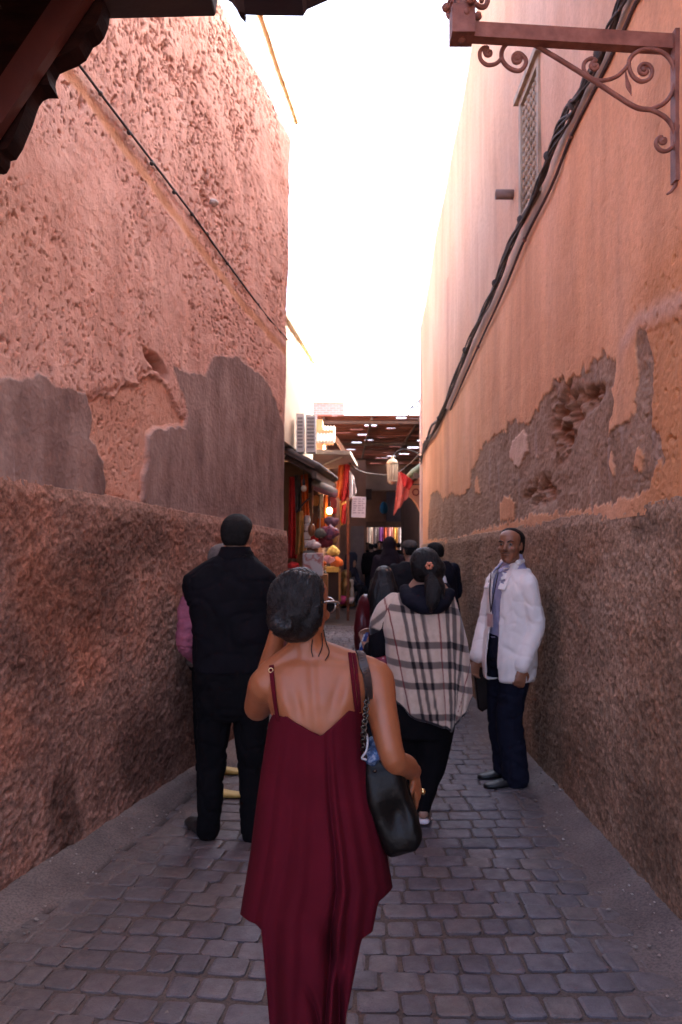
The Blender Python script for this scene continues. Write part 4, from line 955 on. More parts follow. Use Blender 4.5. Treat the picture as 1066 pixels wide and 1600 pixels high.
fx -= lw * 2.2 * np.exp(-(dg / .10) ** 2); fx += lw * 1.0 * np.exp(-((u + .2) / .28) ** 2)
dg2 = (u - np.interp(Yc, [1540, 1640], [-.05, .25])); fx -= sstep(1520, 1580, Yc) * 1.0 * np.exp(-(dg2 / .05) ** 2)
Xp = (xl + xr) / 2 + (xr - xl) / 2 * ub
s_ = 1200 / D1
PY = D1 - (hd + am * fx) * np.sign(cb) * np.abs(cb) ** .85 - .012 * sstep(1560, 1620, Yc)
PQ = np.minimum(D1 - hd * np.maximum(np.sign(cb) * np.abs(cb) ** .85, 0), D1) / 1200; PX = (Xp - 533) * PQ; PZ = CAMZ + (852 - Yc) * PQ
yy = np.stack([PX, PY, PZ], -1).reshape(-1, 3)
F = grid_faces(NT_, NR_); wrap = np.arange(NR_ - 1); a_ = (NT_ - 1) * NR_ + wrap
F = np.vstack([F, np.stack([a_, wrap, wrap + 1, a_ + 1], 1)])
yf = Yc.reshape(-1); F = F[(yf[F].max(1) - yf[F].min(1)) > 1e-6]
dress = obj('dress', yy, F, m_dress, wo1, True)
sm = dress.modifiers.new('thickness', 'SOLIDIFY'); sm.thickness = .002; sm.offset = 0
def ribbon(name, pts, w, mat, parent, off=.004, bvh=bv):
    q = [onbody_n(x, y, off, bvh) for x, y in pts]; return band([a[0] for a in q], [a[1] for a in q], w, .0018).obj(name, mat, parent, False)
ribbon('strap', [(425, 1040), (426, 1052), (428, 1070), (431, 1092), (434, 1112), (437, 1126)], .0068, m_dress, dress)
ribbon('strap', [(546, 1021), (548, 1035), (550, 1055), (552, 1075), (554, 1096), (556, 1112)], .0052, m_dress, dress)
ribbon('strap', [(552, 1022), (555, 1040), (557, 1060), (559, 1080), (560, 1098), (560, 1112)], .0052, m_dress, dress)
b = B(); q = onbody(426, 1050, .009); b.limb([q + np.array((.006 * math.cos(a), 0, .006 * math.sin(a))) for a in np.linspace(0, 6.3, 12)], [.0017] * 12, 6, 1); b.obj('strap_ring', pm('gilt_metal', [(.6, .45, .25)], 9., .3, 0, metal=1.), dress, True)
b = B(); q = P(661, 1237, D1 + .085); b.ell(q, (.008, .008, .009), 10, 6); b.obj('finger_ring', pm('gold', [(.7, .5, .22)], 9., .25, 0, metal=1.), wo1, True)

# ---- her bag
m_leather = pm('black_leather', [(.003, .0025, .0025), (.006, .005, .0045)], 7., .42, .45, 60., .004, spec=.18)
m_leather2 = pm('strap_leather', [(.02, .014, .014), (.034, .025, .024)], 14., .4, .3)
bag = empty('shoulder_bag', P(610, 1250, D1 + .02), 'black leather shoulder bag on a chain strap hanging at the burgundy woman\'s hip', 'bag')
b = B(); rows = []
A = np.linspace(0, 2 * math.pi, 41)[:-1]
for (y, xl_, xr_, hd_, yo) in [(1180, 568, 606, .085, .03), (1200, 567, 620, .10, .03), (1235, 573, 634, .115, .03), (1270, 584, 646, .122, .03), (1295, 595, 655, .122, .03), (1309, 601, 656, .12, .03), (1317, 608, 646, .1, .03)]:
    l, r = P(xl_, y, D1), P(xr_, y, D1); c = (l + r) / 2; hw = (r[0] - l[0]) / 2; ca, sa = np.cos(A), np.sin(A)
    ring = np.stack([c[0] + hw * np.sign(ca) * np.abs(ca) ** .32, c[1] + yo + hd_ * np.sign(sa) * np.abs(sa) ** .32, c[2] + .022 * ca * (y > 1190)], 1); rows.append(ring)
b.loft(rows)
def dent(V, N):
    q = P(622, 1272, D1 - .08); k = np.exp(-(((V[:, 0] - q[0]) / .035) ** 2 + ((V[:, 2] - q[2]) / .045) ** 2)) * (V[:, 1] < D1 - .02)
    return folds(V + N * (-.02 * k)[:, None], N, .006, (9, 9, 7), 77)
skinned(b, 'bag_body', m_leather, bag, .006, 6, post=dent)
q0 = [(560, 1021), (564, 1027), (568, 1040), (571, 1055), (573, 1073), (574, 1092)]
qn = [onbody_n(x, y, .007) for x, y in q0]
band([a[0] for a in qn], [a[1] for a in qn], .0125, .003).obj('leather_strap', m_leather2, bag, False)
cl = B(); cm = pm('dark_chain', [(.06, .05, .045), (.1, .085, .07)], 9., .35, 0, metal=1.)
chain = [P(574, 1090, D1 - .10), P(571, 1120, D1 - .11), P(568, 1150, D1 - .11), P(569, 1186, D1 - .08)]
cpts = resamp(np.array(chain), 6)
for k in range(len(cpts) - 1):
    b = B(); a_, e_ = cpts[k], cpts[k + 1]; c_ = (a_ + e_) / 2; t = (e_ - a_); L = np.linalg.norm(t); t /= L
    sd = np.cross(t, (0, 1, 0) if k % 2 else (.8, .6, 0)); sd /= np.linalg.norm(sd)
    b.limb([c_ + t * L * .62 * math.cos(a) + sd * .007 * math.sin(a) for a in np.linspace(0, 6.28, 11)], [.0024] * 11, 6, 1); b.obj('chain_link', cm, bag, True)
b = B(); b.limb([p + np.array((.004 * math.sin(i * 1.3), .004, 0)) for i, p in enumerate(cpts)], [.0045] * len(cpts), 7, 1); b.obj('chain_lace', m_leather, bag, True)
b = B(); b.ell(P(586, 1205, D1 - .088), (.005, .004, .005), 8, 6); b.obj('stud', cm, bag, True)
sc = B(); sc.limb([P(583, 1160, D1 - .0), P(590, 1172, D1 - .03), P(580, 1185, D1 - .06), P(592, 1190, D1 - .02)], [.016, .02, .018, .016], 10, 3)
tag(skinned(sc, 'scarf', pm('blue_print_cloth', [(.006, .008, .02), (.03, .08, .2), (.3, .34, .4)], 70., .7, .4), None, .006, 3, .004, (30, 30, 30), 9), 'blue and white printed scarf stuffed in the top of the black shoulder bag', 'scarf')
sc = B(); sc.limb([P(568, 1140, D1 - .085), P(574, 1152, D1 - .10), P(573, 1172, D1 - .11), P(566, 1184, D1 - .11), P(572, 1187, D1 - .11)], [.0032] * 5, 7, 5)
tag(sc.obj('earphone_cord', pm('pale_cord', [(.3, .3, .32)], 9., .4, 0), None, True), 'pale looped cord trailing out of the black shoulder bag', 'cord')

# ================================================================== the man in the black waistcoat
D2 = 4.25
skin2 = skinmat('warm_skin', (.33, .17, .11)); m_blk = cloth('black_cloth', [(.004, .0036, .0052), (.007, .006, .009)], 10., .85); m_blk2 = cloth('black_trouser', [(.0034, .003, .004), (.006, .0052, .0065)], 10., .9)
m_pink = cloth('pink_check_shirt', [(.26, .07, .11), (.34, .11, .16)], 40., .8)
mn = empty('person', P(361, 1306, D2) * np.array((1, 1, 0)), 'heavy man from behind in black waistcoat and trousers with pink sleeves', 'person')
b = B()
pxloft(b, [(852, 350, 390, .05, .0), (866, 345, 393, .058), (880, 322, 400, .075), (900, 303, 418, .09), (930, 303, 420, .11), (1000, 306, 420, .125), (1040, 306, 422, .125), (1090, 310, 418, .12), (1120, 330, 400, .08)], D2)
b.limb([P(369, 872, D2), P(370, 855, D2), P(371, 842, D2 + .01)], [.07, .062, .06], 14, 2); head(b, P(372, 839, D2 + .015), (.12, 1, 0), 1.05)
for pts, hd_, pl, tb in (([(314, 912, .02), (298, 955, .01), (294, 1002, .02), (306, 1024, .20), (330, 1030, .30)], (.9, .3, .1), (0, -1, 0), 1), ([(408, 912, .02), (424, 955, .01), (428, 1002, .02), (418, 1024, .20), (398, 1030, .30)], (-.9, .3, .1), (0, -1, 0), -1)):
    q = [P(x, y, D2 + dd) for x, y, dd in pts]; b.limb(q, [.045, .043, .04, .036, .028], 12, 3); hand(b, q[-1], hd_, pl, 1.0, .7, tb)
for pts in ([(335, 1100, 0), (331, 1180, .02), (326, 1292, 0)], [(392, 1100, 0), (394, 1180, .02), (394, 1294, 0)]): b.limb([P(x, y, D2 + dd) for x, y, dd in pts], [.072, .054, .036], 12, 4)
for (x, dx) in ((325, -.09), (393, .02)): a_ = P(x, 1300, D2); shoe(b, (a_[0], a_[1] - .01, .02), (a_[0] + dx, a_[1] + .18, .015), .034, .05)
skinned(b, 'body', skin2, mn, .010, 4)
b = B(); pxloft(b, [(858, 346, 391, .062), (868, 341, 396, .066), (876, 322, 404, .085, -.005), (888, 304, 418, .105), (900, 287, 431, .125), (915, 284, 434, .133), (930, 287, 434, .138), (950, 296, 430, .142), (975, 300, 427, .145), (1010, 302, 425, .148), (1044, 302, 427, .148), (1048, 304, 425, .146)], D2)
skinned(b, 'waistcoat', m_blk, mn, .010, 3, .006, (5, 5, 4), 41, post=lambda V, N: creased(V, N, .009, (5, 5, 6), 41))
b = B(); pxloft(b, [(1036, 306, 422, .138), (1070, 304, 421, .142), (1105, 307, 419, .13), (1122, 315, 412, .1)], D2)
for pts in ([(335, 1100, 0), (331, 1180, .02), (328, 1240, .01), (326, 1297, 0)], [(392, 1100, 0), (394, 1180, .02), (394, 1240, .01), (394, 1300, 0)]): b.limb([P(x, y, D2 + dd) for x, y, dd in pts], [.1, .087, .071, .065], 14, 4)
skinned(b, 'trousers', m_blk2, mn, .010, 3, .006, (7, 7, 4), 42, post=lambda V, N: creased(V, N, .009, (6, 6, 9), 42))
for pts in ([(310, 915, .02), (296, 955, .01), (292, 1002, .02), (304, 1024, .18)], [(412, 915, .02), (426, 955, .01), (430, 1002, .02), (420, 1024, .18)]):
    b = B(); b.limb([P(x, y, D2 + dd) for x, y, dd in pts], [.066, .066, .06, .05], 14, 4); skinned(b, 'shirt_sleeve', m_pink, mn, .008, 2, .004, (12, 12, 10), 43, post=lambda V, N: creased(V, N, .008, (8, 8, 11), 43))
b = B(); pxloft(b, [(854, 346, 391, .066), (862, 343, 394, .074), (872, 338, 399, .082), (880, 336, 401, .074)], D2); b.obj('collar', m_blk, mn, True)
m_shoe = pm('black_shoe', [(.010, .009, .010), (.018, .016, .016)], 9., .35, .15)
for (x, y, dx) in ((322, 1310, -.14), (391, 1314, .03)):
    b = B(); a_ = P(x, y, D2); shoe(b, (a_[0], a_[1] - .02, 0), (a_[0] + dx, a_[1] + .26, 0), .05, .085); b.obj('shoe', m_shoe, mn, True)
HSHORT = [(-.045, .055, -.055, -.082), (-.02, .069, -.03, -.097), (.01, .074, -.012, -.103), (.035, .077, .02, -.106), (.06, .0765, .07, -.104), (.085, .067, .074, -.092), (.105, .05, .05, -.067), (.118, .027, .018, -.034), (.121, .01, .0, -.015)]
hair(mn, P(372, 839, D2 + .015), (.12, 1, 0), 1.06, m_hair_short, HSHORT, voxel=.009, fold=.002, ff=(90, 90, 90))
h2_ = mn.children[-1]; hb2 = BVHTree.FromPolygons([tuple(v.co + Vector(ORI[mn.name])) for v in h2_.data.vertices], [tuple(p.vertices) for p in h2_.data.polygons])
strands(h2_, hb2, lambda g: P(g.uniform(345, 399), g.uniform(804, 862), D2 - .1 + g.uniform(-.05, .15)), lambda g: P(372 + g.normal(0, 20), 857, D2 - .08), 700, .0012, m_hair_short, seed=9, off=.002, sw=.5)

# ================================================================== the man hidden behind him, in yellow slippers
J = joints(-.90, 5.2, (1, .05), 1.66)
J['head'] = P(350, 877, 5.1); J['neck'] = J['head'] - np.array((.02, 0, .155))
m2 = empty('person', (-.9, 5.2, 0), 'man in yellow slippers against the left wall, half hidden by the man in black', 'person')
for s, (tx, ty) in (('L', (370, 1207)), ('R', (357, 1250))):
    pass
J['ankL'] = np.array((-.88, 5.42, .085)); J['ankR'] = np.array((-.86, 4.96, .085)); J['kneeL'] = np.array((-.89, 5.35, .48)); J['kneeR'] = np.array((-.89, 5.03, .48)); J['toeL'] = np.array((-.68, 5.45, 0)); J['toeR'] = np.array((-.66, 4.93, 0))
skinned(body(J, (.9, -.2, 0)), 'body', skin2, m2, .013)
skinned(jacket(J), 'tunic', cloth('grey_brown_tunic', [(.09, .065, .055), (.13, .1, .085)], 9.), m2, .014, 3, .006)
skinned(trousers(J), 'trousers', m_blk2, m2, .014, 3, .006)
m_yel = pm('yellow_leather', [(.5, .33, .07), (.6, .42, .12)], 15., .5, .2)
for s in 'LR':
    b = B(); hl = J['ank' + s] * np.array((1, 1, 0)); shoe(b, hl - np.array((.05, 0, 0)), J['toe' + s] + np.array((.05, 0, .005)), .045, .06); b.obj('slipper', m_yel, m2, True)
hair(m2, J['head'], (.9, -.2, 0), .98, pm('grey_stubble', [(.09, .07, .065), (.16, .13, .12)], 60., .8, .4), HSHORT, voxel=.01, fold=.001)

# ================================================================== the woman in the plaid poncho
D3 = 4.45
wo2 = empty('person', P(660, 1285, D3) * np.array((1, 1, 0)), 'woman from behind in a beige plaid poncho over black leggings, hair clipped in a ponytail', 'person')
skin3 = skinmat('olive_skin', (.34, .18, .12))
b = B(); c3 = P(664, 889, D3); f3 = (.1, 1, -.05)
pxloft(b, [(905, 645, 690, .05), (922, 632, 704, .07), (945, 614, 716, .1), (990, 618, 714, .11), (1040, 624, 710, .1), (1090, 618, 716, .115), (1130, 625, 705, .1)], D3); b.limb([P(666, 925, D3), P(666, 908, D3), P(665, 895, D3 + .01)], [.06, .052, .05], 12, 2); head(b, c3, f3, .96)
q = [P(614, 945, D3), P(597, 985, D3 + .02), P(590, 1018, D3 + .06), P(578, 1012, D3 + .22), P(572, 1010, D3 + .3)]; b.limb(q, [.05, .045, .04, .032, .026], 12, 3); hand(b, q[-1], (-.1, .35, .5), (.3, -.8, .1), .9, .9, 1)
q = [P(702, 950, D3 + .02), P(708, 1000, D3 + .04), P(706, 1050, D3 + .08), P(690, 1056, D3 + .24)]; b.limb(q, [.05, .045, .04, .026], 12, 3); hand(b, q[-1], (-.5, .5, 0), (0, -1, 0), .9, .7, -1)
legs3 = ([(683, 1110, 0), (676, 1180, .03), (661, 1262, -.02)], [(640, 1110, 0), (636, 1185, .1), (648, 1250, .12)])
for pts in legs3: b.limb([P(x, y, D3 + dd) for x, y, dd in pts], [.09, .06, .036], 12, 4)
aR = P(661, 1266, D3 - .02); aL = P(650, 1250, D3 + .12)
shoe(b, aR + np.array((-.005, -.05, -.035)), (aR[0] + .03, aR[1] + .14, .012), .034, .05); shoe(b, aL + np.array((0, -.04, -.04)), (aL[0] + .02, aL[1] + .15, .02), .034, .05)
skinned(b, 'body', skin3, wo2, .011, 4)
b = B(); pxloft(b, [(1075, 612, 712, .125), (1100, 614, 712, .13), (1130, 616, 706, .125), (1150, 618, 698, .11)], D3)
for pts, rr in zip(legs3, ([.115, .095, .06, .046], [.115, .085, .056, .045])):
    q = [P(x, y, D3 + dd) for x, y, dd in pts]; b.limb([q[0], q[1], (q[1] * .35 + q[2] * .65), q[2]], rr, 14, 4)
b.limb([P(622, 1090, D3 - .02), P(622, 1130, D3 - .02), P(628, 1180, D3 + .02)], [.075, .08, .05], 12, 3)
skinned(b, 'leggings', m_blk2, wo2, .011, 3, .004, (10, 10, 5), 51)
b = B(); b.limb([P(602, 965, D3 + .0), P(593, 1000, D3 + .03), P(590, 1020, D3 + .06), P(580, 1013, D3 + .2)], [.06, .062, .056, .045], 14, 4); skinned(b, 'sleeve', m_blk, wo2, .009, 2, .004, (16, 16, 10), 52)
m_sole = pm('white_sole', [(.5, .47, .5), (.62, .58, .6)], 12., .6, .2)
for a_, tx in ((aR, .03), (aL, .02)):
    b = B(); shoe(b, a_ + np.array((-.005, -.055, -.062)), (a_[0] + tx, a_[1] + .15, .0), .042, .028); b.obj('sandal', m_sole, wo2, True)
b = B(); b.limb([aR + np.array((.035, -.03, -.04)), aR + np.array((.045, .03, -.02)), aR + np.array((.0, .06, .0))], [.008, .008, .008], 8, 3); b.obj('sandal_strap', pm('brown_strap', [(.09, .045, .03)], 9., .5, .2), wo2, True)
# poncho
NT_, NR_ = 300, 230
th = np.linspace(-math.pi, math.pi, NT_ + 1)[:-1]; yr = np.linspace(0, 1, NR_)
TH, T = np.meshgrid(th, yr, indexing='ij'); u = np.sin(TH); cb = np.cos(TH)
ub = np.sign(u) * np.abs(u) ** .85
yhem = np.where(cb > 0, np.interp(u, [-1, -.85, -.6, -.3, 0, .3, .42, .5, .62, .8, 1], [1078, 1094, 1108, 1119, 1123, 1128, 1136, 1130, 1118, 1106, 1086]), np.interp(u, [-1, 0, 1], [1078, 1130, 1086])) + 2 * np.sin(TH * 9)
Yc = 919 + (yhem - 919) * T
ry = [919, 924, 932, 945, 960, 980, 1000, 1040, 1080, 1110, 1140]
xl = np.interp(Yc, ry, [640, 629, 615, 603, 597, 596, 602, 605, 609, 616, 624]); xr = np.interp(Yc, ry, [694, 702, 709, 714, 718, 724, 729, 734, 737, 732, 726])
hd = np.interp(Yc, ry, [.06, .08, .10, .12, .135, .15, .16, .17, .175, .175, .17])
fx = np.zeros_like(u)
for c0, w_, a_, dr in ((.18, .07, .9, .05), (.5, .06, 1.2, .0), (.74, .05, 1.0, -.05), (-.25, .08, .6, -.05), (-.62, .07, .8, -.06), (.34, .05, .6, .06)):
    cc = c0 + dr * (Yc - 1020) / 80; fx -= a_ * np.exp(-((u - cc) / w_) ** 2) - .5 * a_ * np.exp(-((u - cc - 2 * w_) / w_) ** 2)
am = np.interp(Yc, [912, 960, 1030, 1130], [.0, .004, .011, .022])
s3 = 1200 / D3; Xp = (xl + xr) / 2 + (xr - xl) / 2 * ub
V = np.stack([(Xp - 533) / s3, D3 - (hd + am * fx) * np.sign(cb) * np.abs(cb) ** .85, CAMZ + (852 - Yc) / s3], -1).reshape(-1, 3)
V += .0022 * np.stack([fbm(V * 22, 2, 70 + k) for k in range(3)], 1)
F = grid_faces(NT_, NR_); wrap = np.arange(NR_ - 1); a_ = (NT_ - 1) * NR_ + wrap; F = np.vstack([F, np.stack([a_, wrap, wrap + 1, a_ + 1], 1)])
def plaid(xp, yp):
    U = xp.copy(); 
    for _ in range(8): U = xp - np.interp(U, [575, 622, 660, 685, 705, 732], [.22, .2, .16, .065, .0, -.3]) * (yp - 1028)
    st = lambda a, c, w: sstep(w + .7, w - .7, np.abs(a - c))
    gv = np.zeros_like(U); rv = np.zeros_like(U)
    for c in (641.6, 653.5, 666, 696.5, 705, 714): gv = np.maximum(gv, st(U, c, 2.6))
    for c in (600, 588): gv = np.maximum(gv, st(U, c, 2.6))
    for c in (621.8, 685.5, 732): rv = np.maximum(rv, st(U, c, .9))
    yv = yp - .0 * xp + 9 * np.sin((xp - 600) / 40) * 0 + np.where(xp < 640, (640 - xp) * .12, 0) - np.where(xp > 700, (xp - 700) * .35, 0) * 1.
    gh = np.zeros_like(U)
    for c in (951, 1003, 1033, 1064, 1111): gh = np.maximum(gh, st(yv, c, 5.2))
    return gv, gh, rv
gv, gh, rv = plaid(Xp.ravel(), Yc.ravel() + 0.)
me = np_mesh('poncho', V - origin(wo2), F); 
for k_, a_ in (('gv', gv), ('gh', gh), ('rv', rv), ('hem', sstep(.975, .985, T.ravel()))): attr(me, k_, a_)
m_pl, nt, b_ = newmat('plaid_wool'); v = vecof(nt)
A = {k: nd(nt, 'Attribute', attribute_name=k).outputs['Fac'] for k in ('gv', 'gh', 'rv', 'hem')}
c = ramp(nt, noise(nt, v, 30., 4.), [(.3, (.49, .38, .30)), (.7, (.58, .46, .37))])
c = mix(nt, math_(nt, 'MULTIPLY', A['gh'], .82), c, (.075, .055, .053)); c = mix(nt, math_(nt, 'MULTIPLY', A['gv'], .85), c, (.055, .041, .041))
c = mix(nt, math_(nt, 'MULTIPLY', math_(nt, 'MULTIPLY', A['gv'], A['gh']), .9), c, (.005, .004, .006)); c = mix(nt, A['rv'], c, (.15, .008, .014)); c = mix(nt, A['hem'], c, (.016, .014, .017))
nt.links.new(c, b_.inputs['Base Color']); b_.inputs['Roughness'].default_value = .95; b_.inputs['Sheen Weight'].default_value = .3; b_.inputs['Specular IOR Level'].default_value = .15
bump(nt, b_, noise(nt, v, 240., 3.), .5, .003)
po = obj('poncho', None, None, m_pl, wo2, me=me)
sm = po.modifiers.new('thickness', 'SOLIDIFY'); sm.thickness = .006; sm.offset = 0
# the draped sleeve of the poncho
b = B(); b.limb([P(616, 940, D3), P(604, 955, D3 + .0), P(596, 972, D3 + .01), P(592, 984, D3 + .02)], [.055, .066, .066, .06], 16, 4)
V, Q, N = b.remesh(.008, 2); xp = V[:, 0] / V[:, 1] * 1200 + 533; yp = 852 - (V[:, 2] - CAMZ) * 1200 / V[:, 1]
gv, gh, rv = plaid(xp, yp + np.where(xp < 615, -(615 - xp) * .9, 0))
me = np_mesh('poncho_sleeve', V - origin(wo2), Q)
for k_, a_ in (('gv', gv * 0), ('gh', gh), ('rv', rv), ('hem', sstep(984, 987, yp + (595 - xp) * .4))): attr(me, k_, a_)
obj('poncho_sleeve', None, None, m_pl, po, me=me)
m_navy = cloth('navy_jersey', [(.006, .006, .011), (.010, .010, .017)], 10.)
b = B(); b.limb([P(633, 922, D3 - .01), P(640, 938, D3 - .09), P(662, 948, D3 - .135), P(686, 945, D3 - .13), P(702, 928, D3 - .05)], [.035, .042, .046, .045, .035], 14, 4); b.ell(P(668, 929, D3 - .05), (.12, .085, .06), 14, 10); b.limb([P(640, 922, D3 + .02), P(666, 926, D3 - .05), P(696, 920, D3 + .02)], [.034, .036, .034], 12, 4)
skinned(b, 'hood', m_navy, wo2, .009, 3, .006, (10, 10, 14), 55)
def pony(b, M, g):
    b.ell(P(672, 893, D3 - .1), (.06, .045, .06), 12, 8); b.ell(P(684, 890, D3 - .055), (.045, .05, .06), 12, 8)
    b.limb([P(672, 898, D3 - .12), P(676, 918, D3 - .16), P(676, 938, D3 - .19), P(674, 956, D3 - .20)], [.035, .045, .034, .012], 10, 4); b.limb([P(680, 898, D3 - .09), P(688, 918, D3 - .13), P(692, 936, D3 - .15)], [.03, .03, .01], 10, 4)
h3 = hair(wo2, c3, f3, 1.02, m_hair, HAIR1, pony, .008, .003, 6)
hb3 = BVHTree.FromPolygons([tuple(v.co + Vector(ORI[wo2.name])) for v in h3.data.vertices], [tuple(p.vertices) for p in h3.data.polygons])
strands(h3, hb3, lambda g: P(g.uniform(640, 694), g.uniform(858, 905), D3 - .15 + g.uniform(0, .12)), lambda g: P(674 + g.normal(0, 5), 893 + g.normal(0, 5), D3 - .16), 450, .0011, m_hair, seed=5)
strands(h3, hb3, lambda g: P(g.uniform(666, 692), g.uniform(893, 920), D3 - .2), lambda g: P(676 + g.normal(0, 9), 958, D3 - .21), 260, .0011, m_hair, seed=6, off=.003)
b = B(); q = P(671, 884, D3 - .150)
for a in np.linspace(0, 5.3, 6): b.ell(q + np.array((.014 * math.cos(a), 0, .014 * math.sin(a))), (.01, .008, .01), 8, 6)
b.obj('hair_clip', pm('coral_clip', [(.45, .13, .07), (.6, .22, .12)], 30., .4, .2), wo2, True)['kind'] = 'stuff'
ph = B(); ph.box(P(568, 1004, D3 + .34), (.018, .07, .13), rx=.25, ry=.35); o = ph.obj('phone', pm('blue_phone_case', [(.02, .05, .2), (.05, .1, .32)], 20., .3, .1)); tag(o, 'phone in a blue case held out by the plaid woman', 'phone')
pb = B(); pb.box(P(568, 1001, D3 + .33), (.024, .05, .075), rx=.25, ry=.35); pb.obj('pale_back', pm('pale_plastic', [(.55, .58, .62)], 9., .3, 0), o)
fb = B(); fb.loft([[P(599, 1052, D3 + .07) + np.array((hw * math.cos(a), hd_ * math.sin(a), zz)) for a in np.linspace(0, 6.283, 17)[:-1]] for zz, hw, hd_ in ((.11, .05, .06), (.1, .075, .1), (.0, .085, .12), (-.1, .08, .11), (-.13, .06, .09))])
mfl, nt, b_ = newmat('floral_print'); v = vecof(nt); vo = nd(nt, 'TexVoronoi', {'Vector': v, 'Scale': 38.})
c = ramp(nt, vo.outputs['Distance'], [(.1, (.6, .5, .5)), (.3, (.32, .03, .06)), (.6, (.14, .012, .03))]); nt.links.new(c, b_.inputs['Base Color']); b_.inputs['Roughness'].default_value = .6
tag(skinned(fb, 'floral_bag', mfl, None, .009, 3, .004, (12, 12, 8), 58), 'red bag with white flower print at the plaid woman\'s left side', 'bag')

# ================================================================== the man in the white jacket
D4 = 5.17
fb4 = (-.92, -.40); x4 = (797 - 533) / 1200 * D4
J = joints(x4, D4, fb4, 1.72, elL=(-.215, -.055, 1.11), wrL=(-.20, .05, .84), elR=(.215, .04, 1.12), wrR=(.17, .16, .86), shL=(-.178, -.01, 1.40), shR=(.178, -.01, 1.40))
J['head'] = P(797.5, 853, D4 - .06); J['neck'] = P(803, 880, D4 - .01)
J['toeL'] = P(760, 1226, D4 - .04) * np.array((1, 1, 0)); J['ankL'] = np.array((x4 + .035, D4 - .02, .085)); J['ankR'] = np.array((x4 + .02, D4 + .19, .085)); J['toeR'] = np.array((x4 - .17, D4 + .16, 0)); J['kneeL'] = np.array((x4 - .01, D4 - .03, .49)); J['kneeR'] = np.array((x4 - .04, D4 + .14, .49))
mw = empty('person', (x4, D4, 0), 'balding man in a white jacket and navy trousers leaning on the right wall', 'person')
skin4 = skinmat('brown_skin', (.27, .11, .058), .85); fh4 = (-.52, -.85, .0)
palm = J['M'] @ np.array((1, -.2, 0))
skinned(body(J, fh4, 1., 1.0, .007, ((-.15, -.1, -.95), (-.2, -.1, -.9)), (palm, -palm), .75), 'body', skin4, mw, .007, 3)
face(mw, J['head'], fh4, 1.)
M4 = frame(fh4); g4 = lambda x, y, z: J['head'] + M4 @ np.array((x, y, z))
b = B(); b.limb([g4(-.024, .0955, -.0605), g4(0, .1015, -.0595), g4(.024, .0955, -.0605)], [.002, .0026, .002], 6, 3); b.obj('mouth', pm('dark_lip', [(.07, .025, .02)], 9., .5, 0), mw, True)
b = B(); b.limb([g4(-.026, .092, -.048), g4(0, .1015, -.044), g4(.026, .092, -.048)], [.003, .005, .003], 6, 3); b.obj('moustache', pm('greying_moustache', [(.07, .04, .03)], 60., .8, .4), mw, True)
HBALD = [(-.06, .058, -.04, -.086), (-.035, .069, -.015, -.098), (-.015, .073, .03, -.103), (.0, .0755, .035, -.105), (.035, .0785, .03, -.109), (.06, .077, .025, -.108), (.085, .0675, .038, -.096), (.103, .05, .034, -.07), (.117, .028, .02, -.036), (.12, .01, -.005, -.015)]
hair(mw, J['head'], fh4, 1., m_hair_short, HBALD, voxel=.007, fold=.002, ff=(90, 90, 90), e=4.)
m_lav = cloth('lavender_shirt', [(.3, .28, .42), (.37, .35, .48)], 30.)
b = B(); torso(b, J, [(.94, .165, .115), (1.0, .165, .115), (1.1, .158, .11), (1.22, .165, .11), (1.34, .178, .112), (1.42, .17, .098), (1.475, .1, .076), (1.50, .075, .068)], 1, 1, .003)
b.limb([J['neck'] - up3 * .02, J['neck'] + up3 * .028], [.074, .066], 14, 1)
skinned(b, 'shirt', m_lav, mw, .009, 3, .004, (12, 12, 6), 61)
m_nvt = cloth('navy_trouser', [(.007, .0075, .016), (.012, .012, .024)], 10.)
skinned(trousers(J, 1., (.108, .092, .09), .094), 'trousers', m_nvt, mw, .010, 3, .005, (8, 8, 4), 62, post=lambda V, N: creased(V, N, .008, (6, 6, 9), 62))
m_sh4 = pm('grey_leather_shoe', [(.005, .0042, .0045), (.010, .0085, .009)], 9., .45, .15)
for bsh in shoes(J, .05, .08): bsh.obj('shoe', m_sh4, mw, True)
b = jacket(J, 1.0, .02, .735, (.066, .06, .05), cuff=.93, secs=[(.735, .165, .125), (.76, .172, .13), (.86, .182, .138), (.96, .18, .134), (1.1, .172, .122), (1.22, .175, .118), (1.33, .182, .116), (1.41, .172, .1), (1.46, .12, .085), (1.49, .085, .08)])
V, Q, N = b.remesh(.008, 3); V = folds(V, N, .007, (4, 4, 4), 63); V = creased(V, N, .0045, (5, 5, 4), 66, .07)
L_ = (V - J['o']) @ J['M']; zz = L_[:, 2] / J['k']
opn = np.interp(zz, [.70, .9, 1.05, 1.25, 1.38, 1.47, 1.56], [.065, .058, .05, .05, .062, .085, .11]); ctr = -.012
rm = (np.abs(L_[:, 0] - ctr - .0) < opn) & (L_[:, 1] > .03)
Q = Q[~rm[Q].any(1)]
jk = obj('jacket', V, Q, cloth('white_cotton_jacket', [(.75, .675, .635), (.8, .735, .70)], 7.), mw, True)
sm = jk.modifiers.new('thickness', 'SOLIDIFY'); sm.thickness = .008; sm.offset = -1
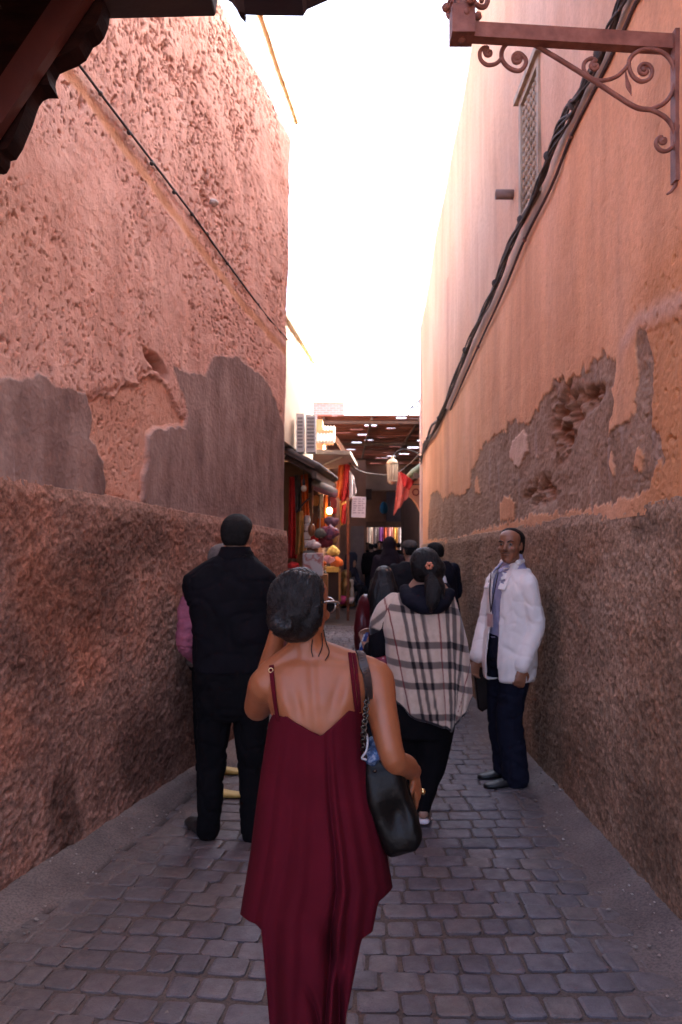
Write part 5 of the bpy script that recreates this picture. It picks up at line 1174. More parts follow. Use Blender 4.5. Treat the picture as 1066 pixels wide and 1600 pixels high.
# collars
Lw = lambda x, y, z: J['o'] + J['k'] * (J['M'] @ np.array((x, y, z)))
for s in (-1, 1):
    b = B(); b.prism([Lw(s * .072, .01, 1.535), Lw(s * .05, .085, 1.49), Lw(s * .058, .135, 1.35), Lw(s * .118, .128, 1.345), Lw(s * .118, .06, 1.455), Lw(s * .095, -.02, 1.52)], J['M'] @ np.array((0, .012, .006))); skinned(b, 'lapel', jk.data.materials[0], jk, .006, 3)
    b = B(); b.prism([Lw(s * .064, .0, 1.535), Lw(s * .016, .098, 1.485), Lw(s * .036, .112, 1.455), Lw(s * .062, .06, 1.49)], J['M'] @ np.array((0, .010, .006))); skinned(b, 'shirt_collar', m_lav, mw, .005, 2)
b = B(); b.limb([Lw(-.055, -.06, 1.54), Lw(0, -.075, 1.55), Lw(.055, -.06, 1.54), Lw(.09, .0, 1.53)], [.022] * 4, 10, 3); b.limb([Lw(-.055, -.06, 1.54), Lw(-.09, .0, 1.53)], [.022] * 2, 10, 1); skinned(b, 'jacket_collar', jk.data.materials[0], jk, .007, 3)
b = B(); b.limb([Lw(.05, .12, 1.46), Lw(.03, .145, 1.32), Lw(.01, .15, 1.2)], [.006] * 3, 6, 3, flat=((fb4[0], fb4[1], 0), .3)); b.limb([Lw(-.04, .125, 1.46), Lw(-.02, .145, 1.32), Lw(.01, .15, 1.2)], [.006] * 3, 6, 3, flat=((fb4[0], fb4[1], 0), .3)); lay = b.obj('lanyard', pm('dark_lanyard', [(.03, .018, .03)], 9., .6, .1), mw, True)
b = B(); b.box(Lw(.01, .155, 1.14), (.06, .006, .085), rz=math.atan2(J['M'][1, 0], J['M'][0, 0])); b.obj('badge', pm('pink_badge', [(.5, .3, .28), (.58, .4, .38)], 30., .3, 0), lay)
# briefcase in his far hand
bc = empty('document_case', P(757, 1075, D4 + .15), 'dark flat document case held by the white-jacketed man', 'case')
b = B(); b.prism([P(x, y, D4 + .12) for x, y in [(740, 1041), (766, 1034), (774, 1098), (768, 1104), (754, 1113), (748, 1109)]], (.0, .06, 0)); skinned(b, 'case_body', pm('dark_brown_leather', [(.009, .005, .005), (.016, .009, .008)], 8., .5, .3, spec=.15), bc, .008, 2)
b = B(); b.limb([P(747, 1040, D4 + .15), P(750, 1030, D4 + .15), P(758, 1030, D4 + .15), P(761, 1037, D4 + .15)], [.008] * 4, 8, 3); b.obj('handle', m_leather, bc, True)
# ------------------------------------------------------------------ the souk at the end of the alley
def prect(b, x0, y0, x1, y1, d, dep):
    a = P(x0, y1, d); c = P(x1, y0, d); b.box(((a[0] + c[0]) / 2, d + dep / 2, (a[2] + c[2]) / 2), (c[0] - a[0], dep, c[2] - a[2])); return b
def th(name, b, mat, label, cat, group=None, smooth=True, parent=None):
    o = b.obj(name, mat, parent, smooth); return tag(o, label, cat, group) if parent is None else o
def drape(name, q, d, mat, label=None, cat='cloth', n=4, amp=.04, group=None, dd=0., parent=None, sag=0.):
    """a hanging cloth between four photo corners, folded in depth"""
    NU, NV = 36, 30; u, v = np.meshgrid(np.linspace(0, 1, NU), np.linspace(0, 1, NV), indexing='ij'); q = np.array(q, float)
    px = (1 - v) * ((1 - u) * q[0, 0] + u * q[1, 0]) + v * ((1 - u) * q[3, 0] + u * q[2, 0])
    py = (1 - v) * ((1 - u) * q[0, 1] + u * q[1, 1]) + v * ((1 - u) * q[3, 1] + u * q[2, 1])
    D = d + dd * u + amp * (.3 + .7 * v) * np.sin(n * 2 * math.pi * (u + .06 * np.sin(5 * v + n))) * .7 + amp * .5 * np.sin(n * 4.1 * u + 2 * v)
    pt = np.stack([(px - 533) / 1200 * d, D, CAMZ + (852 - py) / 1200 * d], -1).reshape(-1, 3)
    pt[:, 2] += (.03 * np.abs(np.sin(n * math.pi * u * 1.3 + 1)) * v * (d / 12) + sag * 4 * u * (1 - u)).ravel() * -1 + .0
    o = obj(name, pt, grid_faces(NU, NV), mat, parent, True); m = o.modifiers.new('thickness', 'SOLIDIFY'); m.thickness = .006
    return tag(o, label, cat, group) if label else o
m_cream = pm('cream_plaster', [(.62, .5, .36), (.72, .6, .45)], 2., .9, .3, 40.)
m_brown = pm('brown_plaster', [(.16, .09, .065), (.24, .14, .1)], 2.5, .9, .4, 40.)
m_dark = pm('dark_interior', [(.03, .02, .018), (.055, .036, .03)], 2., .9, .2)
m_plank = pm('dark_plank', [(.06, .035, .025), (.11, .065, .045)], 6., .7, .3, stretch=(1, 1, 4))
# -- cream house with the first shop under it
def XF(d): return -.748 + .115 * (d - 10.8)
ch = empty('cream_house', (-2, 11, 0), 'sunlit cream house above the first shop, behind the near left house', 'house')
b = B(); b.prism([(XF(7.75), 7.75, 3.05), (XF(13.1), 13.1, 3.05), (-4.5, 13.1, 3.05), (-4.5, 7.75, 3.05)], (0, 0, 1.68)); b.obj('upper_storey', m_cream, ch)
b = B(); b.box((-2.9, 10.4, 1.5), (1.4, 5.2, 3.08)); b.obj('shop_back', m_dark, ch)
b = B(); b.box((XF(13.05) - .65, 13.1, 1.5), (1.5, .12, 3.08)); b.obj('party_wall', m_brown, ch)
b = B(); b.prism([(XF(7.75) + .05, 7.7, 4.731), (XF(13.1) + .06, 13.15, 4.731), (-4.5, 13.15, 4.731), (-4.5, 7.7, 4.731)], (0, 0, .06)); b.obj('roof_edge', m_cream, ch)
cane(P(449, 503, 10.8), P(488, 564, 12.9), .02, 'thin yellow cane sticking out along the roof of the cream house')
pl_ = B(); pl_.limb([P(454, 612, 11.3), P(453, 640, 11.3), P(453, 668, 11.3), P(452, 690, 11.3)], [.016] * 4, 6, 2); th('wall_pipe', pl_, pm('brass_pipe', [(.4, .25, .1), (.5, .33, .15)], 8., .5, .1), 'thin ochre pipe running down the cream house wall', 'pipe')
for k, (x0, x1) in enumerate(((463, 475), (478, 493))):
    d_ = 11.05; ac = empty('air_conditioner', P((x0 + x1) / 2, 707, d_), ('white air conditioner nearer the cream wall, left one of the two above the shop' if k == 0 else 'white air conditioner standing clear of the cream wall, right one of the pair'), 'air conditioner', 'air conditioners above the first shop')
    b = B(); prect(b, x0, 646 + k * 2, x1, 706, d_, .3); b.obj('casing', pm('white_casing', [(.62, .6, .57), (.7, .68, .64)], 5., .5, .1), ac)
    for j in range(9):
        b = B(); y = 652 + j * 5.6; prect(b, x0 + 2, y, x1 - 2, y + 3, d_ - .012, .02); b.obj('grille_slat', pm('grille_grey', [(.2, .19, .18), (.28, .26, .25)], 5., .5, .1) if (k, j) == (0, 0) else bpy.data.materials['grille_grey'], ac)
# tiled awning over shop one
a1 = empty('shop_awning', P(480, 725, 11.6), 'dark tiled lean-to awning sloping down over the first shop', 'awning')
m_tl = pm('dark_roof_tile', [(.05, .035, .032), (.1, .07, .06)], 6., .7, .4, rspread=.3); m_tlw = pm('pale_tile_end', [(.24, .2, .16), (.34, .29, .24)], 9., .7, .3)
A0, A1 = np.array((XF(11.) - .1, 11., 3.0)), np.array((XF(11.) + .34, 11., 2.77))
Lr = np.array((.115 * 2.1, 2.1, 0.)) * np.array((1, 1, 1))
b = B(); b.prism([A0 - up3 * .05, A1 - up3 * .05, A1 + Lr - up3 * .05, A0 + Lr - up3 * .05], (0, 0, .03)); b.obj('soffit', m_plank, a1)
for k in range(13):
    f = (k + .5) / 13; p0, p1 = A0 + Lr * f, A1 + Lr * f
    b = B(); b.limb([p0, (p0 + p1) / 2, p1 + (p1 - p0) * .05], [.085, .085, .09], 8, 1, flat=((0, 0, 1), .6)); b.obj('roof_tile', m_tl, a1, True)
    b = B(); e_ = p1 + (p1 - p0) * .06; b.ell(e_, (.03, .07, .045), 8, 6); b.obj('tile_end', m_tlw, a1, True)
for k in range(7):
    f = (k + .5) / 7; p0, p1 = A0 + Lr * f - up3 * .1, A1 + Lr * f - up3 * .1; b = B(); b.bar(p0, p1, .05, .07); b.obj('rafter', m_plank, a1)
b = B(); b.bar(A1 - up3 * .14, A1 + Lr - up3 * .14, .07, .1); b.obj('front_beam', m_plank, a1)
b = B(); prect(b, 452, 747, 489, 770, 12.4, .05); th('fringed_screen', b, m_dark, 'dark board hanging under the tiled awning of the first shop', 'board', smooth=False)
def lamp(px, py, d, lit, label):
    e = empty('light_bulb', P(px, py, d), label, 'light bulb'); r = .045 * d / 12
    m, nt, bb_ = newmat('bulb_lit' if lit else 'bulb_dull'); bb_.inputs['Base Color'].default_value = (.8, .7, .5, 1); bb_.inputs['Roughness'].default_value = .2
    if lit: bb_.inputs['Emission Color'].default_value = (1., .72, .32, 1); bb_.inputs['Emission Strength'].default_value = 1.6
    b = B(); b.ell(P(px, py, d), (r, r, r * 1.2), 12, 8); b.obj('glass', m, e, True); b = B(); q = P(px, py, d) + up3 * r * 1.5; b.limb([q - up3 * .02, q + up3 * .06], [.02, .018], 8, 1); b.obj('socket', m_black_rubber, e, True)
    b = B(); b.limb([q + up3 * .05, q + up3 * .35], [.006, .006], 5, 1); b.obj('flex', m_black_rubber, e, True)
lamp(475, 763, 11.3, False, 'unlit bulb hanging under the tiled awning of the first shop'); lamp(515, 798, 12.6, True, 'glowing yellow bulb beside the hanging cloths of the first shop')
CM = lambda n, c, c2=None, s=14., **k: cloth(n, [c, c2 or tuple(min(1, v * 1.4) for v in c)], s, **k)
m_or = CM('orange_cloth', (.6, .14, .035)); m_red = CM('red_cloth', (.42, .03, .028)); m_amb = CM('amber_leather', (.34, .17, .05)); m_cr = CM('cream_cloth', (.45, .38, .3)); m_wht = CM('white_cloth', (.55, .48, .47)); m_pk = CM('rose_cloth', (.45, .2, .2)); m_mar = CM('maroon_cloth', (.16, .03, .035)); m_grn = CM('grey_green_cloth', (.13, .13, .11)); m_yl = CM('yellow_cloth', (.55, .36, .1)); m_tan = CM('tan_leather', (.3, .15, .065)); m_blu = CM('teal_cloth', (.006, .035, .06)); m_vio = CM('violet_cloth', (.22, .1, .24))
dS = 11.7
drape('caftan', [(452, 745), (460, 745), (464, 870), (450, 870)], dS, m_red, 'red caftan hanging at the very edge of the near left house', 'garment', 2, .05)
drape('caftan', [(470, 742), (481, 740), (483, 805), (473, 808)], dS + .3, m_or, 'orange cloth hanging below the dark board in the first shop', 'garment', 2, .04)
drape('caftan', [(459, 742), (469, 742), (470, 800), (460, 800)], dS + .4, m_grn, 'grey-green cloth hanging at the back of the first shop', 'garment', 2, .04)
drape('caftan', [(464, 800), (474, 798), (476, 862), (461, 864)], dS - .1, m_amb, 'amber robe with cream border hanging in the first shop', 'garment', 2, .05)
b = B(); b.limb([P(464, 800, dS - .2), P(475, 786, dS - .1), P(484, 778, dS)], [.014] * 3, 6, 2); th('display_pole', b, m_black_rubber, 'slanting dark pole holding the amber robe', 'pole')
for k in range(4):
    b = B(); y1 = 856 - k * 13; prect(b, 474.5 + k * .6, y1 - 12, 485 - k * .3 + (6 if k == 0 else 0), y1, dS, .22); o = th('white_box', b, pm('white_card', [(.5, .45, .43), (.6, .55, .52)], 6., .7, .1) if k == 0 else bpy.data.materials['white_card'], ['bottom and widest', 'second from the bottom', 'third from the bottom', 'topmost'][k] + ' white box in the stack by the lute', 'box', 'stack of white boxes', False); bv_ = o.modifiers.new('b', 'BEVEL'); bv_.width = .012
lu = empty('lute', P(487, 820, dS - .15), 'long-necked brown lute hanging from the awning of the first shop', 'lute')
b = B(); b.ell(P(487, 828, dS - .15), (.055, .05, .1), 12, 8); b.obj('bowl', pm('varnished_wood', [(.24, .08, .03), (.34, .13, .05)], 8., .35, .1), lu, True)
b = B(); b.limb([P(487, 822, dS - .17), P(488, 790, dS - .17), P(489, 760, dS - .17)], [.016, .014, .012], 7, 1); b.obj('neck', bpy.data.materials['varnished_wood'], lu, True)
def pile(name, px, py, r, d, mat, label, cat, sq=(1, 1, 1), seed=1):
    b = B(); c = P(px, py, d); r = r / 1200 * d; g = np.random.default_rng(seed)
    b.limb([c + r * np.array((-.55 * sq[0], 0, g.uniform(-.2, .2))), c + r * np.array((0, -.15, g.uniform(-.1, .25))), c + r * np.array((.55 * sq[0], 0, g.uniform(-.2, .2)))], [r * .7 * sq[2], r * .92 * sq[2], r * .6 * sq[2]], 14, 2)
    return tag(skinned(b, name, mat, None, max(.012, r * .1), 2, r * .16, (9, 9, 9), seed), label, cat)
pile('leather_pouf', 457, 886, 10, dS - .2, m_red, 'red leather pouf at the corner of the first shop', 'pouf', (1, 1, .9), 3)
b = B(); prect(b, 463, 850, 478, 905, dS + .2, .4); o = th('wooden_chest', b, m_tan, 'brown wooden chest under the amber robe', 'chest', smooth=False)
pile('wool_bundle', 490, 852, 11, dS - .1, m_wht, 'white wool bundle on top of the picture box', 'bundle', (1.2, 1, .6), 5); pile('wool_bundle', 483, 864, 9, dS - .15, m_grn, 'dark patterned bundle under the white wool bundle', 'bundle', (1.3, 1, .5), 6)
b = B(); prect(b, 473, 864, 505, 900, dS - .3, .3)
mp, nt, b_ = newmat('printed_card'); v = vecof(nt); c = ramp(nt, noise(nt, v, 5., 4.), [(.48, (.58, .52, .5)), (.56, (.4, .12, .1)), (.62, (.56, .5, .48))]); nt.links.new(c, b_.inputs['Base Color'])
o = th('picture_box', b, mp, 'white printed box at the front of the first shop', 'box', smooth=False); bv_ = o.modifiers.new('b', 'BEVEL'); bv_.width = .015
b = B(); prect(b, 470, 898, 512, 960, dS - .2, .5); th('display_counter', b, CM('orange_wood', (.3, .13, .05)), 'orange-brown counter under the white printed box', 'counter', smooth=False)
ba_ = empty('cloth_bolt', P(508, 762, dS - .2), 'pink and beige rolled carpet sticking out below the tiled awning', 'carpet')
for k, (ya, mt) in enumerate(((762, m_pk), (758, m_cr))):
    b = B(); b.limb([P(493, ya - 2, dS), P(508, ya + 4, dS - .25), P(523, ya + 10, dS - .5)], [.06, .062, .05], 10, 2); b.obj('roll', mt, ba_, True)
drape('shawl', [(497, 772), (505, 772), (505, 838), (497, 838)], dS + 1.2, m_cr, 'pale shawl hanging behind the rolled carpet', 'shawl', 2, .04)
drape('shawl', [(506, 772), (512, 774), (511, 828), (506, 828)], dS + 1., m_or, 'narrow orange shawl beside the glowing bulb', 'shawl', 2, .03)
pile('leather_pouf', 501, 834, 8, dS + .3, m_grn, 'grey felt pouf hanging left of the red patterned pouf', 'pouf', (1, 1, 1), 8)
mpt, nt, b_ = newmat('patterned_textile'); v = vecof(nt); vo = nd(nt, 'TexVoronoi', {'Vector': v, 'Scale': 16.}); c = ramp(nt, vo.outputs['Distance'], [(.2, (.3, .04, .06)), (.45, (.35, .12, .16)), (.7, (.16, .06, .12))]); nt.links.new(c, b_.inputs['Base Color'])
pile('leather_pouf', 516, 832, 10, dS + .4, mpt, 'red patterned pouf hanging under the glowing bulb', 'pouf', (1, 1, 1.3), 9)
pile('leather_pouf', 519, 816, 9, dS + .6, CM('mauve_textile', (.2, .1, .12)), 'mauve patterned pouf just below the glowing bulb', 'pouf', (1.1, 1, 1), 10); pile('leather_pouf', 510, 848, 9, dS + .4, m_mar, 'maroon pouf above the picture box', 'pouf', (1, 1, 1), 11)
pile('straw_hat', 521, 862, 8, 14., m_yl, 'yellow straw hat on the goods right of the white printed box', 'hat', (1, 1, 1), 12); pile('shoulder_sack', 526, 880, 9, 14.2, m_or, 'orange sack leaning on the crate', 'sack', (1, .8, 1), 13); pile('shoulder_sack', 515, 874, 7, 14., m_pk, 'pink sack between the printed box and orange sack', 'sack', (1, .8, 1.1), 14)
cr = empty('display_crate', P(519, 925, 16), 'wooden crate with pale top and black front beside the street', 'crate')
b = B(); prect(b, 510, 886, 530, 894, 16, .5); b.obj('top', m_yl, cr); b = B(); prect(b, 509, 894, 529, 938, 16.05, .45); b.obj('box', m_dark, cr)
b = B(); prect(b, 529.2, 890, 533, 940, 16.0, .3); b.obj('side_post', m_tan, cr)
m_brass = pm('aged_brass', [(.2, .12, .04), (.38, .25, .1)], 8., .4, .2, metal=.7)
for k, (px, top, bot, w_, lab) in enumerate(((541, 890, 940, 8, 'tall brass lantern pot standing at the edge of the stalls'), (549, 905, 938, 4, 'narrow pale metal can behind the tall brass lantern pot'))):
    d_ = 20.; b = B(); A = np.linspace(0, 2 * math.pi, 15)[:-1]
    b.loft([[P(px, y, d_) + np.array((r_ * w_ / 1200 * d_ * math.cos(a), r_ * w_ / 1200 * d_ * math.sin(a), 0)) for a in A] for y, r_ in ((bot, .9), (bot - 3, 1.), (bot - (bot - top) * .35, .95), (bot - (bot - top) * .45, 1.1), (bot - (bot - top) * .6, 1.05), (bot - (bot - top) * .68, .75), (bot - (bot - top) * .8, 1.0), (bot - (bot - top) * .95, .85), (top, .4))]); th('brass_pot', b, m_brass if k == 0 else m_cr, lab, 'pot')
for px, y0, y1, w_, mt, lab in ((534, 931, 941, 8, pm('magenta_plastic', [(.4, .02, .1), (.5, .04, .15)], 9., .4, 0), 'magenta bowl on the ground at the edge of the stalls'), (547, 934, 940, 7, m_wht, 'white dish on the ground by the magenta bowl')):
    b = B(); d_ = 19.5; A = np.linspace(0, 2 * math.pi, 15)[:-1]; b.loft([[P(px, y, d_) * np.array((1, 1, 1)) + np.array((r_ * w_ / 1200 * d_ * math.cos(a), r_ * w_ / 1200 * d_ * math.sin(a), 0)) for a in A] for y, r_ in ((y1 + 3, .6), (y1, .8), (y0, 1.), (y0 + 1, .9), (y1 - 1, .5))]); th('bowl', b, mt, lab, 'bowl')
# -- second shop with the white-edged canopy
h3_ = empty('tiled_house', (-1.5, 17.5, 0), 'small tile-eaved house with orange wall behind the white-edged canopy', 'house')
b = B(); b.box((-1.35, 18.5, 2.0), (2.0, 8., 4.0)); b.obj('wall', pm('orange_plaster', [(.42, .2, .1), (.5, .27, .15)], 2., .9, .3), h3_)
b = B(); b.prism([P(494, 672, 14.4), P(521, 672, 14.4), P(521, 690, 14.4), P(494, 690, 14.4)], (0, .5, 0)); b.obj('eave_band', bpy.data.materials['orange_plaster'], h3_)
for k in range(6):
    b = B(); px = 496.5 + k * 4.8; b.limb([P(px, 690, 14.2), P(px + .5, 677, 14.45), P(px + 1, 668, 14.7)], [.036, .036, .032], 8, 1); b.obj('roof_tile', m_tlw, h3_, True)
b = B(); b.prism([P(519, 678, 14.5), P(526, 681, 14.5), P(557, 728, 14.5), P(550, 732, 14.5)], (0, .25, 0)); th('sloping_bar', b, m_brown, 'dark sloping bar between the tile eave and the slatted roof', 'beam', smooth=False)  # plain dark bar sloping down to the right
cn = empty('shop_canopy', P(520, 715, 15), 'grey canopy with white edge over the second shop', 'canopy')
pA, pB, pC, pD = P(474, 709, 13.1), P(545, 711, 13.3), P(557, 730, 15.0), P(500, 733, 15.0)
b = B(); b.prism([pA, pB, pC, pD], (0, 0, .02)); b.obj('sheet', pm('grey_sheet', [(.22, .19, .18), (.3, .26, .25)], 4., .6, .2), cn)
b = B(); b.bar(pA + up3 * .04, pB + up3 * .04, .05, .07); b.bar(pB + up3 * .04, pC + up3 * .04, .05, .07); b.obj('white_edge', m_tlw, cn)
b = B(); b.bar(P(495, 731, 14.6), P(536, 714, 13.5), .03, .03); b.obj('stay', m_tlw, cn)
for k, (q, mt, lab, n) in enumerate((([(530, 720), (544, 723), (540, 782), (524, 774)], m_or, 'bright orange scarf, leftmost of those under the white-edged canopy', 2), ([(538, 722), (547, 727), (548, 772), (533, 785)], m_red, 'deep red scarf between the orange and white scarves', 2), ([(546, 735), (553, 745), (557, 768), (546, 780)], m_wht, 'whitish scarf, rightmost of those under the white-edged canopy', 2), ([(531, 783), (541, 780), (540, 816), (532, 820)], m_yl, 'yellow scarf hanging low below the orange scarf', 2), ([(534, 790), (541, 786), (540, 816), (533, 816)], m_red, 'short red scarf overlapping the yellow scarf', 2))):
    drape('scarf', q, 14.6 - .08 * k + (.5 if k > 2 else 0), mt, lab, 'scarf', n, .05, 'scarves under the white-edged canopy')
for px0, px1, d_, mt, lab in ((542, 546, 16.5, CM('red_brown_post', (.14, .05, .03)), 'reddish wooden post beside the white notice'), (525, 531, 16.8, m_brown, 'brown post behind the yellow scarf')):
    b = B(); prect(b, px0, 745, px1, 852 + 1944 / d_, d_, .15); th('shop_post', b, mt, lab, 'post', smooth=False)
# far-left front wall with the paper notice
fw = empty('brown_shop_front', (-.2, 22.4, 0), 'brown plastered shop front left of the covered passage', 'shop')
b = B(); b.box((-.65, 23.4, 2.05), (2.75, 2., 4.1)); b.obj('wall', m_brown, fw)
b = B(); prect(b, 548, 822, 569, 958, 22.36, .05); b.obj('shutter', pm('grey_shutter', [(.12, .1, .105), (.17, .15, .15)], 4., .6, .2), fw)
no = empty('paper_notice', P(560, 792, 18), 'white sheet of printed notice hanging over the shop front', 'notice')
b = B(); b.prism([P(551, 775, 18), P(572, 777, 18), P(571, 809, 18), P(549, 808, 18)], (0, .015, 0)); b.obj('sheet', pm('notice_paper', [(.52, .47, .5), (.58, .53, .56)], 3., .7, 0), no)
m_ink = pm('grey_ink', [(.26, .22, .26)], 5., .8, 0)
for k, y in enumerate((779, 782.5, 786, 789.5, 793, 796.5, 800.5)):
    for x0, x1 in ((552.5, 558.5 - (k % 3)), (560, 564 + (k % 2)), (566, 570 - (k % 2) * 2)):
        b = B(); prect(b, x0 - k * .15, y, x1 - k * .15, y + 1.5, 17.985, .006); b.obj('print_line', m_ink, no)
# -- slatted roof over the street
pg = empty('slatted_roof', (1.2, 22, 4.6), 'red-brown slatted reed roof spanning the street', 'pergola')
m_sl = pm('reddish_slat', [(.15, .05, .036), (.27, .095, .062)], 8., .8, .3, stretch=(.3, 1, 1), rnd=True, rspread=.3)
gap = {9, 10, 15, 22}; ns = 54
for k in range(ns):
    yy_ = 17.6 + k * .1965 + rng.normal(0, .004); xa, xb = -.55 - .1 * (k > 10), 3.4; zz = 4.58 + .012 * math.sin(k * 2.3)
    segs = [(xa, xb)]
    if k % 2 or k % 5 == 0: g0 = -.2 + 2.4 * ((k * .618) % 1); segs = [(xa, g0), (g0 + .12 + .3 * ((k * .37) % 1), xb)]
    for s0, s1 in segs:
        b = B(); b.box(((s0 + s1) / 2, yy_, zz), (s1 - s0, .194, .03), rx=rng.normal(0, .05), ry=rng.normal(0, .002)); b.obj('slat', m_sl, pg)
for x_ in (-.4, .7, 1.8, 2.9):
    b = B(); b.box((x_, 22.8, 4.52), (.05, 10.5, .07)); b.obj('joist', m_plank, pg)
for y_ in (17.7, 21.5, 25.5):
    b = B(); b.box((1.4, y_, 4.45), (4.2, .08, .07)); b.obj('cross_beam', m_plank, pg)
br2 = empty('brick_parapet_house', (-.5, 27, 0), 'house top of small pale bricks rising behind the slatted roof', 'house')
m_bk, nt, b_ = newmat('small_brick'); v = vecof(nt); v2 = nd(nt, 'Mapping', {'Vector': v, 'Rotation': (R(90), 0, 0)}).outputs[0]
bt = nd(nt, 'TexBrick', {'Vector': v2, 'Color1': (.3, .2, .165, 1), 'Color2': (.38, .27, .23, 1), 'Mortar': (.45, .38, .35, 1), 'Scale': 1., 'Mortar Size': .012, 'Brick Width': .22, 'Row Height': .075}); nt.links.new(bt.outputs[0], b_.inputs['Base Color'])
b = B(); a_, c_ = P(485, 655, 26), P(537, 630, 26); b.box(((a_[0] + c_[0]) / 2, 27.4, c_[2] / 2), (c_[0] - a_[0], 2.8, c_[2])); b.obj('wall', m_bk, br2)
b = B(); b.box(((a_[0] + c_[0]) / 2, 27.4, c_[2] + .03), (c_[0] - a_[0] + .06, 2.86, .06)); b.obj('coping', m_cream, br2)
# -- the covered passage that closes the view
ps = empty('passage_house', (2, 29, 0), 'brown house closing the street with a low passage through it', 'house')
x0, x1 = P(574, 0, 28)[0], P(633, 0, 28)[0]; zt_ = P(0, 822, 28)[2]
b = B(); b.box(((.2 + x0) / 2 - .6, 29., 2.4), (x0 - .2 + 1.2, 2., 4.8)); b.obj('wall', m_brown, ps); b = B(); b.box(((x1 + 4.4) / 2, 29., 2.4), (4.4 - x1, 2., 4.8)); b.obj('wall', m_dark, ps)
b = B(); b.box(((x0 + x1) / 2, 29., (zt_ + 4.8) / 2), (x1 - x0 - .004, 1.99, 4.8 - zt_)); b.obj('wall', m_brown, ps)
b = B(); prect(b, 566, 815, 640, 824, 27.8, .18); b.obj('lintel', m_plank, ps)
b = B(); prect(b, 555, 742, 642, 766, 27.6, .38); b.obj('stone_band', pm('grey_band', [(.2, .155, .13), (.27, .215, .185)], 3., .8, .3), ps)
b = B(); prect(b, 604, 768, 660, 815, 27.85, .13); b.obj('dark_panel', pm('opening_shade', [(.022, .02, .035), (.04, .035, .055)], 4., .7, .2), ps)  # dark board standing in for the shade inside the openings
b = B(); prect(b, 559, 764, 581, 780, 27.2, .4); th('sign_box', b, m_dark, 'dark box fixed under the grey band of the far house', 'box', smooth=False)
b = B(); d_ = 26.; A = np.linspace(0, 2 * math.pi, 15)[:-1]; b.loft([[P(600, y, d_) + np.array((r_ * 6.5 / 1200 * d_ * math.cos(a), r_ * 6.5 / 1200 * d_ * math.sin(a), 0)) for a in A] for y, r_ in ((803, .35), (801, .75), (797, 1.), (792, .98), (787, .7), (784, .3))]); th('blue_lantern', b, m_blu, 'round blue lantern hanging before the far house', 'lantern')
for k, (xa, xb, mt, lab) in enumerate(((575, 582, CM('far_cream', (.14, .12, .1)), 'cream'), (583, 592, CM('far_grey', (.07, .06, .06)), 'grey'), (592, 599, CM('far_violet', (.07, .02, .08)), 'violet'), (599, 607, CM('far_orange', (.2, .035, .01)), 'orange-red'), (605, 614, CM('far_pink', (.2, .08, .07)), 'pink'), (613, 622, CM('far_yellow', (.22, .13, .03)), 'yellow'), (622, 630, CM('far_white', (.18, .16, .16)), 'white'))):
    drape('hanging_cloth', [(xa, 815), (xb, 815), (xb, 880 - (k % 3) * 8), (xa, 880 - (k % 3) * 8)], 32.5 + .15 * (k % 2), mt, lab + ' cloth hung out beyond the passage', 'cloth', 2, .06, 'cloths hung beyond the passage')
b = B(); b.box((2.2, 34.2, 2.), (6, .3, 4.)); th('back_wall', b, m_brown, 'brown wall behind the cloths beyond the passage', 'wall', smooth=False)
tb = empty('added_sun_block', (4.6, 21, 0), 'unseen ochre block added behind the green tiled shop to shade the souk', 'house')
b = B(); b.box((4.6, 20.8, 2.55), (2.6, 13.6, 5.1)); b.obj('wall', m_body2, tb)  # unseen block, added to keep direct sun off the street and stalls
# -- right-hand side past the corner
gs = empty('green_tiled_shop', (2.3, 16.5, 0), 'shop with green tiled eave and pink arch past the end of the right wall', 'shop')
m_gt = pm('green_glazed_tile', [(.12, .15, .08), (.2, .23, .13)], 9., .4, .2, rspread=.35)
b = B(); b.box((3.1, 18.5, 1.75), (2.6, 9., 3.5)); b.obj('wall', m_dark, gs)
for j in range(8):
    for i in range(3):
        y_ = 14.3 + j * .42; b = B(); xa = 1.36 + i * .2; b.limb([np.array((xa, y_, 2.98 + i * .16)), np.array((xa + .22, y_, 3.15 + i * .16))], [.14, .12], 8, 1, flat=((-.6, 0, .8), .5)); b.obj('roof_tile', m_gt, gs, True)
b = B(); b.bar((1.38, 14.1, 2.9), (1.38, 17.6, 2.9), .08, .1); b.obj('eave_beam', m_plank, gs)
ap = [(632, 757), (664, 742), (664, 815), (657, 800), (652, 788), (645, 779), (637, 774)]
b = B(); b.prism([P(x, y, 15.2) for x, y in ap], (0, .18, 0)); b.obj('arch', pm('salmon_plaster', [(.45, .2, .13), (.55, .27, .18)], 3., .9, .3), gs)
rings_ = [P(650 + 5 * math.cos(a), 769 + 5 * math.sin(a), 15.19) for a in np.linspace(0, 6.283, 14)]
b = B(); b.limb(rings_, [.012] * 14, 5, 1); b.obj('painted_ring', m_mar, gs)
ln = empty('hanging_lantern', P(613, 740, 15), 'cream slatted street lantern with domed cap hanging over the street', 'lantern')
m_lc = pm('cream_lantern_metal', [(.42, .34, .24), (.5, .42, .31)], 6., .5, .1); A = np.linspace(0, 2 * math.pi, 13)[:-1]
def pr_(b, d, cx, rows): b.loft([[P(cx, y, d) + np.array((r_ / 1200 * d * math.cos(a), r_ / 1200 * d * math.sin(a), 0)) for a in A] for y, r_ in rows])
b = B(); pr_(b, 15, 613.5, [(725, 8.5), (722, 9), (719, 6), (717, 3.2), (714.5, 2), (713.5, 2.6), (712, 1)]); b.obj('cap', m_lc, ln, True)
b = B(); pr_(b, 15, 613.5, [(752, 6.4), (726, 7.2)]); b.obj('shade', pm('lantern_pane', [(.3, .24, .16), (.4, .32, .22)], 5., .4, 0), ln, True)
